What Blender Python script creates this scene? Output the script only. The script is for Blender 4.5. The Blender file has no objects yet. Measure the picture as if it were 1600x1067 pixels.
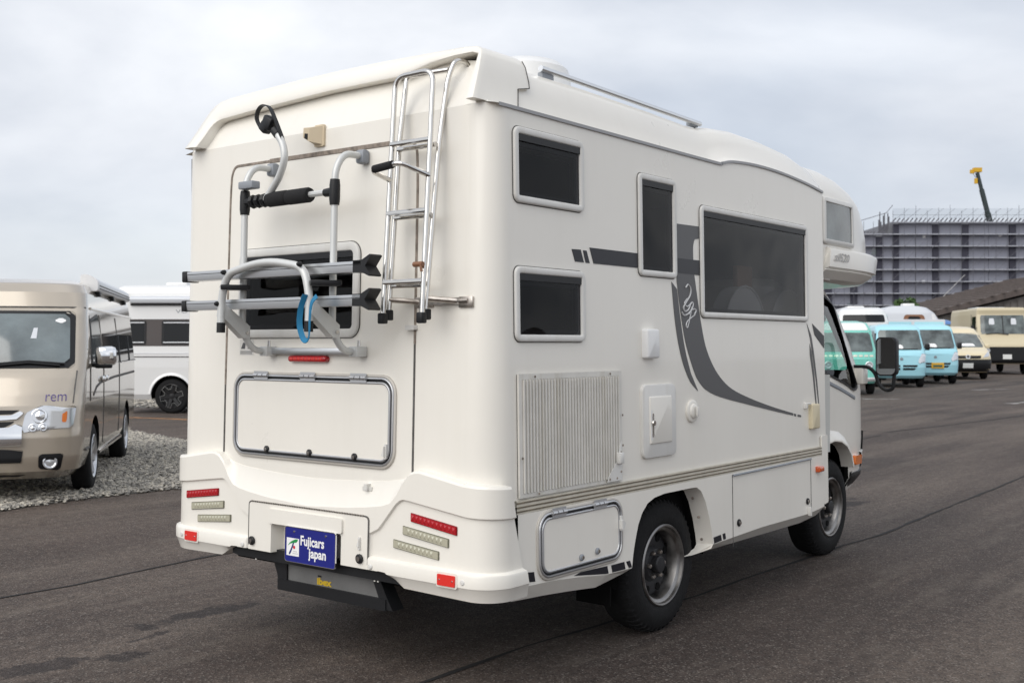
import bpy, bmesh, math, random
import numpy as np
from mathutils import Vector, Matrix
R=math.radians
random.seed(7); rng=np.random.default_rng(7)
scene=bpy.context.scene
# ------------------------------------------------------------ camera, sky, sun, exposure
cam_d=bpy.data.cameras.new('camera'); cam=bpy.data.objects.new('camera',cam_d); scene.collection.objects.link(cam)
cam.location=(2.809,-3.432,1.45); cam.rotation_euler=(R(90.115),0,R(38.2))
cam_d.sensor_width=36; cam_d.lens=39.195; cam_d.clip_end=3000; cam_d.clip_start=.05
cam_d.dof.use_dof=True; cam_d.dof.focus_distance=5.3; cam_d.dof.aperture_fstop=6.0
scene.camera=cam
SUN_EL=40.; SUN_AZ=-92.   # azimuth of the sun as the angle of its direction in the XY plane
w=bpy.data.worlds.new('World'); scene.world=w; w.use_nodes=True
nt=w.node_tree; nt.nodes.clear()
def nn(t,**k):
    n=nt.nodes.new(t)
    for a,b in k.items(): setattr(n,a,b)
    return n
out=nn('ShaderNodeOutputWorld'); bg=nn('ShaderNodeBackground'); bg.inputs[1].default_value=.10
sky=nn('ShaderNodeTexSky',sky_type='NISHITA',sun_disc=False,sun_elevation=R(SUN_EL),sun_rotation=R(90-SUN_AZ),air_density=1.,dust_density=2.)
tc=nn('ShaderNodeTexCoord'); mp=nn('ShaderNodeMapping'); mp.inputs['Scale'].default_value=(1,1,2.6); mp.inputs['Location'].default_value=(-1.626,-.057,2.796)
n1=nn('ShaderNodeTexNoise'); n1.inputs['Scale'].default_value=1.7; n1.inputs['Detail'].default_value=7; n1.inputs['Roughness'].default_value=.5; n1.inputs['Distortion'].default_value=.3
r1=nn('ShaderNodeValToRGB'); r1.color_ramp.elements[0].position=.34; r1.color_ramp.elements[0].color=(4.2,4.55,5.2,1); r1.color_ramp.elements[1].position=.68; r1.color_ramp.elements[1].color=(8.6,8.7,8.9,1)
n2=nn('ShaderNodeTexNoise'); n2.inputs['Scale'].default_value=1.1; n2.inputs['Detail'].default_value=4
r2=nn('ShaderNodeValToRGB'); r2.color_ramp.elements[0].position=.33; r2.color_ramp.elements[0].color=(.72,.72,.72,1); r2.color_ramp.elements[1].position=.55; r2.color_ramp.elements[1].color=(.97,.97,.97,1)
mx=nn('ShaderNodeMix',data_type='RGBA')
L=nt.links.new
L(tc.outputs['Generated'],mp.inputs[0]); L(mp.outputs[0],n1.inputs[0]); L(mp.outputs[0],n2.inputs[0]); L(n1.outputs[0],r1.inputs[0]); L(n2.outputs[0],r2.inputs[0])
L(r2.outputs[0],mx.inputs[0]); L(sky.outputs[0],mx.inputs[6]); L(r1.outputs[0],mx.inputs[7]); L(mx.outputs[2],bg.inputs[0]); L(bg.outputs[0],out.inputs[0])
sd=bpy.data.lights.new('sun','SUN'); sd.energy=1.5; sd.angle=R(65); sd.color=(1,.96,.9)
so=bpy.data.objects.new('sun',sd); scene.collection.objects.link(so)
sv=Vector((math.cos(R(SUN_EL))*math.cos(R(SUN_AZ)),math.cos(R(SUN_EL))*math.sin(R(SUN_AZ)),math.sin(R(SUN_EL))))
so.rotation_euler=sv.to_track_quat('Z','Y').to_euler(); so.location=(0,0,30)
vs=scene.view_settings; vs.view_transform='Standard'; vs.look='None'; vs.exposure=.46; vs.gamma=1; vs.use_curve_mapping=False

# ------------------------------------------------------------ helpers
COL=scene.collection
MATS={}
def mat(name,col=(.5,.5,.5),rough=.5,metal=0,coat=0,spec=.5,var=0,vscale=8,bump=0,bscale=60,emit=None,rvar=0):
    if name in MATS: return MATS[name]
    m=bpy.data.materials.new(name); m.use_nodes=True; t=m.node_tree; b=t.nodes['Principled BSDF']
    b.inputs['Base Color'].default_value=(*col,1); b.inputs['Roughness'].default_value=rough; b.inputs['Metallic'].default_value=metal
    b.inputs['Coat Weight'].default_value=coat; b.inputs['Coat Roughness'].default_value=.06; b.inputs['Specular IOR Level'].default_value=spec
    if emit: b.inputs['Emission Color'].default_value=(*emit,1); b.inputs['Emission Strength'].default_value=1
    if var or bump or rvar:
        c=t.nodes.new('ShaderNodeTexCoord')
        if var or rvar:
            n=t.nodes.new('ShaderNodeTexNoise'); n.inputs['Scale'].default_value=vscale; n.inputs['Detail'].default_value=6; n.inputs['Roughness'].default_value=.6
            t.links.new(c.outputs['Object'],n.inputs[0])
        if var:
            r=t.nodes.new('ShaderNodeValToRGB'); r.color_ramp.elements[0].position=.3; r.color_ramp.elements[1].position=.7
            r.color_ramp.elements[0].color=(*[x*(1-var) for x in col],1); r.color_ramp.elements[1].color=(*[min(1,x*(1+var)) for x in col],1)
            t.links.new(n.outputs[0],r.inputs[0]); t.links.new(r.outputs[0],b.inputs['Base Color'])
        if rvar:
            q=t.nodes.new('ShaderNodeMapRange'); q.inputs[1].default_value=.3; q.inputs[2].default_value=.7; q.inputs[3].default_value=max(0,rough-rvar); q.inputs[4].default_value=rough+rvar
            t.links.new(n.outputs[0],q.inputs[0]); t.links.new(q.outputs[0],b.inputs['Roughness'])
        if bump:
            n=t.nodes.new('ShaderNodeTexNoise'); n.inputs['Scale'].default_value=bscale; n.inputs['Detail'].default_value=4
            t.links.new(c.outputs['Object'],n.inputs[0]); bp=t.nodes.new('ShaderNodeBump'); bp.inputs['Strength'].default_value=bump; bp.inputs['Distance'].default_value=.01
            t.links.new(n.outputs[0],bp.inputs['Height']); t.links.new(bp.outputs[0],b.inputs['Normal'])
    MATS[name]=m; return m
def glass(name,tint,refl=1.45,rough=.0,wave=0):
    m=bpy.data.materials.new(name); m.use_nodes=True; t=m.node_tree; t.nodes.clear()
    o=t.nodes.new('ShaderNodeOutputMaterial'); a=t.nodes.new('ShaderNodeBsdfTransparent'); g=t.nodes.new('ShaderNodeBsdfGlossy'); x=t.nodes.new('ShaderNodeMixShader'); f=t.nodes.new('ShaderNodeFresnel')
    a.inputs[0].default_value=(*tint,1); g.inputs['Roughness'].default_value=rough; f.inputs[0].default_value=refl; g.inputs[0].default_value=(1,1,1,1)
    if wave:
        c=t.nodes.new('ShaderNodeTexCoord'); n=t.nodes.new('ShaderNodeTexNoise'); n.inputs['Scale'].default_value=2.2; n.inputs['Detail'].default_value=1
        bp=t.nodes.new('ShaderNodeBump'); bp.inputs['Strength'].default_value=wave; bp.inputs['Distance'].default_value=.05
        t.links.new(c.outputs['Object'],n.inputs[0]); t.links.new(n.outputs[0],bp.inputs['Height']); t.links.new(bp.outputs[0],g.inputs['Normal'])
    t.links.new(f.outputs[0],x.inputs[0]); t.links.new(a.outputs[0],x.inputs[1]); t.links.new(g.outputs[0],x.inputs[2]); t.links.new(x.outputs[0],o.inputs[0])
    MATS[name]=m; return m

class MB:
    def __init__(s): s.v=[]; s.f=[]
    def add(s,vs,fs):
        o=len(s.v); s.v+= [tuple(p) for p in vs]; s.f+=[tuple(i+o for i in f) for f in fs]; return s
    def grid(s,rows,closeu=False,closev=False):
        n=len(rows[0]); m=len(rows); fs=[]
        for i in range(m if closev else m-1):
            for j in range(n if closeu else n-1):
                a=i*n+j; b=i*n+(j+1)%n; c=((i+1)%m)*n+(j+1)%n; d=((i+1)%m)*n+j; fs.append((a,b,c,d))
        return s.add([p for r in rows for p in r],fs)
    def poly(s,pts,flip=False):
        k=list(range(len(pts))); return s.add(pts,[k[::-1] if flip else k])
    def prism(s,o2,fn,n0,n1,cap0=True):
        a=[fn(u,v,n0) for u,v in o2]; b=[fn(u,v,n1) for u,v in o2]; n=len(o2)
        fs=[(i,(i+1)%n,n+(i+1)%n,n+i) for i in range(n)]+[tuple(range(n,2*n))]
        if cap0: fs.append(tuple(range(n))[::-1])
        return s.add(a+b,fs)
    def box(s,c,d,rot=None,bev=0):
        bm=bmesh.new(); bmesh.ops.create_cube(bm,size=1)
        for q in bm.verts: q.co=Vector((q.co.x*d[0],q.co.y*d[1],q.co.z*d[2]))
        if bev: bmesh.ops.bevel(bm,geom=bm.edges[:],offset=bev,segments=2,affect='EDGES',profile=.5)
        M=Matrix.Translation(c)@(rot.to_4x4() if rot else Matrix())
        bm.verts.index_update()
        s.add([M@q.co for q in bm.verts],[[q.index for q in f.verts] for f in bm.faces]); bm.free(); return s
    def tube(s,path,r,seg=10,closed=False,flat=None):
        P=[Vector(p) for p in path]; n=len(P); rows=[]; up=None
        for i in range(n):
            if closed: t=(P[(i+1)%n]-P[i-1])
            else: t=P[min(i+1,n-1)]-P[max(i-1,0)]
            t.normalize()
            if up is None:
                up=Vector((0,0,1)) if abs(t.z)<.9 else Vector((0,1,0))
            a=(up-t*up.dot(t)).normalized(); b=t.cross(a); up=a
            rr=r[i] if isinstance(r,(list,tuple)) else r
            f2=flat or (1,1)
            rows.append([P[i]+a*(math.cos(2*math.pi*k/seg)*rr*f2[0])+b*(math.sin(2*math.pi*k/seg)*rr*f2[1]) for k in range(seg)])
        o=len(s.v); s.grid(rows,closeu=True,closev=closed)
        if not closed:
            s.f.append(tuple(range(o,o+seg))[::-1]); s.f.append(tuple(range(o+(n-1)*seg,o+n*seg)))
        return s
    def lathe(s,prof,org,axis,seg=32,a0=0,a1=2*math.pi):
        ax=Vector(axis).normalized(); e=Vector((0,0,1)) if abs(ax.z)<.9 else Vector((1,0,0)); e=(e-ax*e.dot(ax)).normalized(); g=ax.cross(e); og=Vector(org)
        full=abs(a1-a0-2*math.pi)<1e-6; n=seg if full else seg+1
        rows=[[og+ax*h+(e*math.cos(a0+(a1-a0)*k/seg)+g*math.sin(a0+(a1-a0)*k/seg))*rr for k in range(n)] for rr,h in prof]
        return s.grid(rows,closeu=full)
    def holes(s,outer,holes,fn):
        bm=bmesh.new(); es=[]
        for lp in [outer]+holes:
            vs=[bm.verts.new((u,v,0)) for u,v in lp]
            es+=[bm.edges.new((vs[i],vs[(i+1)%len(vs)])) for i in range(len(vs))]
        bmesh.ops.triangle_fill(bm,use_beauty=True,use_dissolve=False,edges=es,normal=(0,0,1)); bm.verts.index_update()
        s.add([fn(q.co.x,q.co.y,0) for q in bm.verts],[[q.index for q in f.verts] for f in bm.faces]); bm.free(); return s
    def build(s,name,m,parent=None,ang=35,weld=False,wn=False,fix=True):
        me=bpy.data.meshes.new(name); me.from_pydata([tuple(p) for p in s.v],[],s.f)
        if weld or fix:
            bm=bmesh.new(); bm.from_mesh(me)
            if weld: bmesh.ops.remove_doubles(bm,verts=bm.verts,dist=.0008)
            if fix: bmesh.ops.recalc_face_normals(bm,faces=bm.faces)
            bm.to_mesh(me); bm.free()
        o=bpy.data.objects.new(name,me); COL.objects.link(o)
        for q in (m if isinstance(m,(list,tuple)) else [m]): me.materials.append(MATS[q] if isinstance(q,str) else q)
        if ang==0: me.shade_flat()
        else: me.shade_smooth(); me.set_sharp_from_angle(angle=R(ang))
        if wn: q=o.modifiers.new('wn','WEIGHTED_NORMAL'); q.keep_sharp=True; q.weight=100
        if parent: setp(o,parent)
        return o
def setp(o,p):
    o.parent=p; o.matrix_parent_inverse=Matrix.Identity(4)
    if p.parent is None and not p.get('local'): o.matrix_parent_inverse=Matrix.LocRotScale(p.location,p.rotation_euler,p.scale).inverted()
def empty(name,label,cat,loc=(0,0,0),rz=0,group=None,local=False):
    o=bpy.data.objects.new(name,None); COL.objects.link(o); o.location=loc; o.rotation_euler=(0,0,rz); o.empty_display_size=.3
    o['label']=label; o['category']=cat
    if group: o['group']=group
    if local: o['local']=1
    return o
def tag(o,label,cat,group=None):
    o['label']=label; o['category']=cat
    if group: o['group']=group
    return o
def struct(o,k='structure'): o['kind']=k; return o
def rrect(u0,v0,u1,v1,r,seg=5):
    P=[]
    for cx,cy,a in ((u1-r,v0+r,-90),(u1-r,v1-r,0),(u0+r,v1-r,90),(u0+r,v0+r,180)):
        for k in range(seg+1):
            t=R(a+90*k/seg); P.append((cx+r*math.cos(t),cy+r*math.sin(t)))
    return P
def rr4(c,r,seg=5):  # rounded convex quad; c ccw corners
    P=[]; n=len(c)
    for i in range(n):
        p=Vector(c[i]); a=Vector(c[i-1]); b=Vector(c[(i+1)%n]); da=(a-p).normalized(); db=(b-p).normalized()
        s=p+da*r; e=p+db*r
        for k in range(seg+1):
            t=k/seg; q=s*(1-t)**2+p*2*t*(1-t)+e*t*t; P.append((q.x,q.y))
    return P
def fillet(pts,r,seg=6):
    P=[Vector(p) for p in pts]; o=[P[0]]
    for i in range(1,len(P)-1):
        a=P[i-1]-P[i]; b=P[i+1]-P[i]; rr=min(r if not isinstance(r,(list,tuple)) else r[i],a.length*.49,b.length*.49)
        s=P[i]+a.normalized()*rr; e=P[i]+b.normalized()*rr
        for k in range(seg+1):
            t=k/seg; o.append(s*(1-t)**2+P[i]*2*t*(1-t)+e*t*t)
    return o+[P[-1]]
def spline(pts,n=8):
    P=[Vector(p) for p in pts]; o=[]
    for i in range(len(P)-1):
        p0=P[max(i-1,0)];p1=P[i];p2=P[i+1];p3=P[min(i+2,len(P)-1)]
        for k in range(n):
            t=k/n; o.append(.5*((2*p1)+(p2-p0)*t+(2*p0-5*p1+4*p2-p3)*t*t+(3*p1-p0-3*p2+p3)*t**3))
    return o+[P[-1]]
def loops_frame(mb,u0,v0,u1,v1,r,fn,wd,prof,seg=6):
    """frame from rounded-rect loops; prof = list of (inset, n)"""
    rows=[]
    for ins,n in prof:
        rows.append([fn(a,b,n) for a,b in rrect(u0+ins,v0+ins,u1-ins,v1-ins,max(r-ins,.004),seg)])
    return mb.grid(rows,closeu=True)
def text(name,body,size,m,parent,fn,bold=0,align='LEFT',shear=0,depth=.001,n0=.001,sx=1):
    cu=bpy.data.curves.new(name,'FONT'); cu.body=body; cu.size=size; cu.offset=bold; cu.align_x=align; cu.shear=shear; cu.fill_mode='FRONT'; cu.resolution_u=3
    o=bpy.data.objects.new(name,cu); COL.objects.link(o); bpy.context.view_layer.update()
    me=bpy.data.meshes.new_from_object(o.evaluated_get(bpy.context.evaluated_depsgraph_get())); bpy.data.objects.remove(o); bpy.data.curves.remove(cu)
    mb=MB(); mb.add([fn(q.co.x*sx,q.co.y,n0+depth) for q in me.vertices],[tuple(p.vertices) for p in me.polygons]); bpy.data.meshes.remove(me)
    return mb.build(name,m,parent,fix=False)
def boolcut(o,cutters):
    """cut the openings; keep the first solver whose result is still a whole body of the same extent"""
    def meas(me):
        n=len(me.vertices)
        if n<8: return 0,0
        c=np.empty(n*3); me.vertices.foreach_get('co',c); c=c.reshape(-1,3); a=np.empty(len(me.polygons)); me.polygons.foreach_get('area',a); return a.sum(),np.ptp(c[:,0])
    bpy.context.view_layer.update(); a0,w0=meas(o.evaluated_get(bpy.context.evaluated_depsgraph_get()).data); base=len(o.modifiers); good=None
    for sv,us in (('EXACT',False),('EXACT',True),('MANIFOLD',False),('FAST',False)):
        while len(o.modifiers)>base: o.modifiers.remove(o.modifiers[-1])
        for c in cutters:
            q=o.modifiers.new('b','BOOLEAN'); q.operation='DIFFERENCE'; q.solver=sv; q.object=c
            if sv=='EXACT': q.material_mode='TRANSFER'; q.use_self=us
        bpy.context.view_layer.update(); me=bpy.data.meshes.new_from_object(o.evaluated_get(bpy.context.evaluated_depsgraph_get())); a1,w1=meas(me)
        if .72*a0<a1<1.3*a0 and abs(w1-w0)<.02: good=me; break
    print('boolcut',o.name,sv,us,round(a1/a0,3),round(w1-w0,3))
    o.modifiers.clear(); me=good or me; old=o.data; o.data=me; bpy.data.meshes.remove(old)
    for c in cutters: bpy.data.objects.remove(c)
    me.shade_smooth(); me.set_sharp_from_angle(angle=R(32)); q=o.modifiers.new('wn','WEIGHTED_NORMAL'); q.keep_sharp=True; q.weight=100

# ------------------------------------------------------------ materials
mat('cream',(.83,.80,.733),.32,coat=.35,var=.02,vscale=1.6,rvar=.06,bump=.035,bscale=2.3)
mat('cream_smooth',(.80,.77,.705),.35,coat=.3,var=.02,vscale=2)
mat('frame_white',(.70,.69,.66),.4,var=.03,vscale=5)
mat('white',(.78,.78,.77),.35,coat=.3)
mat('grille_white',(.70,.68,.63),.45,var=.06,vscale=9)
mat('grille_gap_shade',(.10,.095,.085),.8,var=.3,vscale=12)  # dark backing colour stands in for shade in the gaps between slats
mat('trim_beige',(.60,.56,.47),.5,var=.12,vscale=14)
mat('trim_line',(.16,.13,.09),.6,var=.3,vscale=30)
mat('seal_brown',(.24,.20,.165),.7,var=.55,vscale=26)
mat('seal_dark',(.10,.095,.09),.7,var=.4,vscale=20)
mat('yellowed',(.66,.58,.40),.5,var=.05)
mat('camera_tan',(.62,.52,.37),.5)
mat('black_plastic',(.011,.0115,.013),.45,spec=.35)
mat('rubber',(.011,.011,.0115),.8,spec=.25,var=.25,vscale=30,bump=.25,bscale=90)
mat('foam',(.012,.012,.013),.95,bump=.4,bscale=220)
mat('dark_under',(.006,.006,.006),.9,spec=.15)
mat('steel',(.66,.64,.61),.16,1,rvar=.08,vscale=30)
mat('steel_rust',(.50,.46,.42),.32,1,var=.25,vscale=40)
mat('alu',(.70,.71,.72),.33,1)
mat('alu_paint',(.62,.63,.62),.4,.25)
mat('alu_satin',(.56,.565,.575),.42,.85); mat('frame_warm',(.55,.52,.47),.45,.2)
mat('rail_grey',(.33,.33,.335),.45,.3)
mat('tow_grey',(.16,.16,.157),.5,.1,var=.1,vscale=12)
mat('grey_plastic',(.27,.29,.32),.5)
mat('chrome',(.85,.86,.87),.06,1)
mat('decal_black',(.012,.0125,.018),.35,spec=.35)
mat('decal_grey',(.10,.10,.103),.4,.1,spec=.35)
mat('decal_grey2',(.42,.41,.40),.5)
mat('decal_silver',(.62,.62,.62),.4,.2)
mat('red_lens',(.42,.008,.014),.14,coat=.8)
mat('red_deep',(.22,.004,.008),.2,coat=.6)
mat('red_refl',(.72,.03,.022),.3,coat=.4)
mat('clear_lens',(.60,.58,.45),.10,.3,coat=.8)
mat('lens_bright',(.75,.74,.62),.12,.4,coat=.7)
mat('lens_house',(.20,.195,.15),.25,.4,coat=.5)
mat('orange_lens',(.75,.18,.015),.15,coat=.8)
mat('orange_side',(.55,.09,.02),.2,coat=.6)
mat('plate_blue',(.010,.016,.20),.3,coat=.4)
mat('paper_white',(.85,.85,.85),.5)
mat('green_print',(.01,.26,.06),.5); mat('navy_print',(.02,.03,.16),.5); mat('red_print',(.6,.02,.04),.5); mat('yellow_print',(.62,.42,.02),.5); mat('purple_print',(.10,.07,.26),.4)
mat('strap_blue',(.01,.17,.33),.7)
mat('fabric_dark',(.02,.02,.022),.9); mat('seat_grey',(.55,.55,.52),.8); mat('wood_brown',(.22,.10,.05),.5); mat('interior',(.10,.09,.08),.8)
mat('champagne',(.50,.44,.36),.24,.4,coat=1.)
mat('van_white',(.78,.78,.77),.3,coat=.5)
mat('skyblue',(.36,.68,.78),.35,coat=.4); mat('teal',(.20,.60,.51),.35,coat=.4); mat('van_cream',(.72,.62,.42),.35,coat=.4); mat('step_beige',(.55,.48,.33),.45,coat=.2)
mat('silver_van',(.62,.64,.67),.35,.2,coat=.3)
mat('band_brown',(.05,.037,.033),.3,coat=.4)
mat('plate_white',(.75,.76,.74),.5); mat('plate_yellow',(.75,.42,.03),.5); mat('plate_ink',(.08,.14,.10),.6)
mat('glass_dark',(.012,.013,.014),.05,spec=.3); mat('glass_sky',(.10,.125,.13),.05,spec=.9,coat=1.,var=.6,vscale=1.6); mat('glass_grey',(.10,.118,.118),.06,spec=.7,var=.75,vscale=2.2)
mat('headlamp',(.68,.70,.73),.12,.55,coat=1.); mat('bulb',(.85,.87,.9),.05,.8)
mat('conc',(.20,.205,.225),.8,var=.12,vscale=.35); mat('net_grey',(.255,.262,.31),.85,var=.10,vscale=.2); mat('net_dark',(.05,.05,.07),.85); mat('slab',(.38,.395,.44),.7); mat('scaf',(.14,.14,.16),.6,.3); mat('scaf_pale',(.5,.5,.5),.5,.3)
mat('roof_brown',(.11,.09,.082),.8,var=.2,vscale=2); mat('shed_wall',(.20,.185,.17),.8,var=.25,vscale=1.2)
mat('crane_dark',(.03,.042,.042),.5); mat('crane_yellow',(.65,.38,.02),.5); mat('bark',(.09,.06,.04),.9); mat('leaf',(.05,.10,.025),.7,var=.4,vscale=3)
mat('stone',(.30,.285,.26),.85,var=.0)
glass('tint_glass',(.48,.48,.50),1.23,0,.45); glass('cab_glass',(.62,.78,.74),1.45)
def weather(name,amt=.045):
    m=MATS[name]; t=m.node_tree; b=t.nodes['Principled BSDF']; src=b.inputs['Base Color'].links[0].from_socket
    c=t.nodes.new('ShaderNodeTexCoord'); mp_=t.nodes.new('ShaderNodeMapping'); mp_.inputs['Scale'].default_value=(9,9,.5); t.links.new(c.outputs['Object'],mp_.inputs[0])
    n=t.nodes.new('ShaderNodeTexNoise'); n.inputs['Scale'].default_value=1.6; n.inputs['Detail'].default_value=7; n.inputs['Roughness'].default_value=.62; t.links.new(mp_.outputs[0],n.inputs[0])
    r=t.nodes.new('ShaderNodeValToRGB'); e=r.color_ramp.elements; e[0].position=.50; e[0].color=(1,1,1,1); e[1].position=.80; e[1].color=(1-amt,1-amt*1.15,1-amt*1.5,1); t.links.new(n.outputs[0],r.inputs[0])
    x=t.nodes.new('ShaderNodeMix'); x.data_type='RGBA'; x.blend_type='MULTIPLY'; x.inputs[0].default_value=1; t.links.new(src,x.inputs[6]); t.links.new(r.outputs[0],x.inputs[7]); t.links.new(x.outputs[2],b.inputs['Base Color'])
weather('cream',.02); weather('grille_white',.2); weather('frame_white',.1)
# stones vary one by one
def stone_material():
    m=MATS['stone']; t=m.node_tree; b=t.nodes['Principled BSDF']
    g=t.nodes.new('ShaderNodeNewGeometry'); r=t.nodes.new('ShaderNodeValToRGB')
    e=r.color_ramp.elements; e[0].color=(.17,.16,.145,1); e[1].color=(.60,.55,.46,1); x=e.new(.5); x.color=(.34,.32,.285,1)
    t.links.new(g.outputs['Random Per Island'],r.inputs[0]); t.links.new(r.outputs[0],b.inputs['Base Color'])
stone_material()
def asphalt_material():
    m=bpy.data.materials.new('asphalt'); m.use_nodes=True; t=m.node_tree; b=t.nodes['Principled BSDF']; N=t.nodes.new; K=t.links.new
    c=N('ShaderNodeTexCoord')
    def noise(sc,det=4,ro=.55,co=None):
        n=N('ShaderNodeTexNoise'); n.inputs['Scale'].default_value=sc; n.inputs['Detail'].default_value=det; n.inputs['Roughness'].default_value=ro; K(co or c.outputs['Object'],n.inputs[0]); return n.outputs[0]
    def ramp(inp,p0,c0,p1,c1):
        r=N('ShaderNodeValToRGB'); e=r.color_ramp.elements; e[0].position=p0; e[0].color=(*c0,1); e[1].position=p1; e[1].color=(*c1,1); K(inp,r.inputs[0]); return r.outputs[0]
    def mix(a,b2,f,mode='MIX'):
        x=N('ShaderNodeMix'); x.data_type='RGBA'; x.blend_type=mode
        if isinstance(f,float): x.inputs[0].default_value=f
        else: K(f,x.inputs[0])
        for i,q in ((6,a),(7,b2)):
            if isinstance(q,tuple): x.inputs[i].default_value=(*q,1)
            else: K(q,x.inputs[i])
        return x.outputs[2]
    big=ramp(noise(.35,5),.3,(.046,.0345,.030),.74,(.092,.071,.061))
    # long wear bands along the lane direction (Y)
    mp=N('ShaderNodeMapping'); mp.inputs['Scale'].default_value=(1.2,.10,1); K(c.outputs['Object'],mp.inputs[0])
    band=ramp(noise(1.0,4,.6,mp.outputs[0]),.42,(0,0,0),.68,(1,1,1))
    big=mix(big,ramp(noise(.11,4,.6),.38,(.78,.78,.79),.64,(1.25,1.22,1.19)),1.,'MULTIPLY')
    col=mix(big,(.135,.108,.090),band)
    # aggregate flecks
    v=N('ShaderNodeTexVoronoi'); v.inputs['Scale'].default_value=125; K(c.outputs['Object'],v.inputs[0])
    sep=N('ShaderNodeSeparateColor'); K(v.outputs['Color'],sep.inputs[0])
    fl=ramp(sep.outputs[0],.78,(0,0,0),.97,(1,1,1)); col=mix(col,(.30,.275,.25),mix((0,0,0),fl,.42))
    dk=ramp(sep.outputs[1],.55,(1,1,1),.95,(.45,.45,.45)); col=mix(col,dk,1.,'MULTIPLY')
    # grit and dust: mid-size mottling and pale scuffs
    col=mix(col,ramp(noise(14,5,.7),.34,(.74,.73,.73),.68,(1.22,1.20,1.17)),1.,'MULTIPLY')
    mp2=N('ShaderNodeMapping'); mp2.inputs['Scale'].default_value=(2.6,.55,1); mp2.inputs['Location'].default_value=(3.1,7.7,0); K(c.outputs['Object'],mp2.inputs[0])
    col=mix(col,(.15,.126,.105),mix((0,0,0),ramp(noise(1.3,6,.68,mp2.outputs[0]),.54,(0,0,0),.74,(1,1,1)),.55))
    # damp, worn patches left of the lane joint, each with its own ragged shape
    st=noise(5.5,8,.66)
    xyz=N('ShaderNodeSeparateXYZ'); K(c.outputs['Object'],xyz.inputs[0])
    def mth(op,a,b2=None):
        x=N('ShaderNodeMath'); x.operation=op
        for i,q in enumerate((a,b2)):
            if q is None: continue
            if isinstance(q,(int,float)): x.inputs[i].default_value=q
            else: K(q,x.inputs[i])
        return x.outputs[0]
    tot=None
    for (x0,y0,ang,la,lb) in ((-2.2,.25,84,.52,.10),(-1.95,-.75,70,.45,.13),(-2.02,1.02,80,.18,.05),(-2.02,-.22,100,.13,.035),(-1.15,5.9,86,.9,.25)):
        dx=mth('SUBTRACT',xyz.outputs[0],x0); dy=mth('SUBTRACT',xyz.outputs[1],y0); ca,sa=math.cos(R(ang)),math.sin(R(ang))
        u=mth('ADD',mth('MULTIPLY',dx,ca/la),mth('MULTIPLY',dy,sa/la)); v2=mth('ADD',mth('MULTIPLY',dx,-sa/lb),mth('MULTIPLY',dy,ca/lb))
        d=mth('SQRT',mth('ADD',mth('MULTIPLY',u,u),mth('MULTIPLY',v2,v2)))
        k=mth('SUBTRACT',mth('ADD',mth('MULTIPLY',st,3.6),-.95),d)
        tot=k if tot is None else mth('MAXIMUM',tot,k)
    sm=ramp(tot,.0,(0,0,0),.22,(1,1,1)); col=mix(col,mix(col,(.42,.42,.45),1.,'MULTIPLY'),sm)
    K(col,b.inputs['Base Color']); b.inputs['Roughness'].default_value=.78; b.inputs['Specular IOR Level'].default_value=.30
    bp=N('ShaderNodeBump'); bp.inputs['Strength'].default_value=.55; bp.inputs['Distance'].default_value=.006; K(v.outputs['Distance'],bp.inputs['Height']); K(bp.outputs[0],b.inputs['Normal'])
    MATS['asphalt']=m
asphalt_material()
mat('joint',(.012,.011,.011),.9,var=.4,vscale=8); mat('old_white',(.42,.41,.39),.8,var=.35,vscale=5); mat('orange_line',(.55,.25,.07),.7,var=.2,vscale=3); mat('gravel_bed',(.10,.095,.085),.95,var=.3,vscale=9,bump=.6,bscale=30)

# ------------------------------------------------------------ ground
g=MB(); g.poly([(-900,-400,0),(900,-400,0),(900,1500,0),(-900,1500,0)]); struct(g.build('ground','asphalt'))
def strip(name,pts,wd,m,z=.004,wob=.3):
    mb=MB(); a=[];b=[]
    P=[]
    for i in range(len(pts)-1):
        n=max(2,int((Vector(pts[i+1])-Vector(pts[i])).length/.18)); n=min(n,160)
        for k in range(n): P.append(Vector(pts[i]).lerp(Vector(pts[i+1]),k/n))
    P.append(Vector(pts[-1]))
    j=0
    for i,p in enumerate(P):
        t=(P[min(i+1,len(P)-1)]-P[max(i-1,0)]).normalized(); nrm=Vector((-t.y,t.x)); j=.86*j+random.uniform(-1,1)*wd*.45
        ww=wd*(1+random.uniform(-wob,wob)*1.6); c=p+nrm*j; a.append((*(c+nrm*ww/2),z)); b.append((*(c-nrm*ww/2),z))
    mb.grid([a,b]); return struct(mb.build(name,m,fix=False))
strip('pavement_joint',[(-3.4,-5),(-3.41,.2),(-3.5,1.2),(-3.5,14)],.022,'joint')
strip('pavement_joint',[(-.47,-3),(-.45,.8),(-.34,2.27),(-.23,5.1),(-.35,9.7),(-.5,26)],.022,'joint')
strip('pavement_joint',[(-14,10.5),(-3.64,14.8),(-2.95,20.5),(-2.5,40)],.04,'joint')
for a,b in (((-9,24.5),(-7.2,25.6)),((-4.4,25.2),(-4.1,26.6)),((-7.5,33),(-6.8,34.5)),((-6.5,38),(-5.9,40))):
    strip('worn_marking',[a,b],.16,'old_white',wob=.6)
strip('orange_boundary_line',[(-24,5.5),(-16.6,9.27),(-15.1,9.55),(-9,11.5)],.09,'orange_line',wob=.05)
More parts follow.
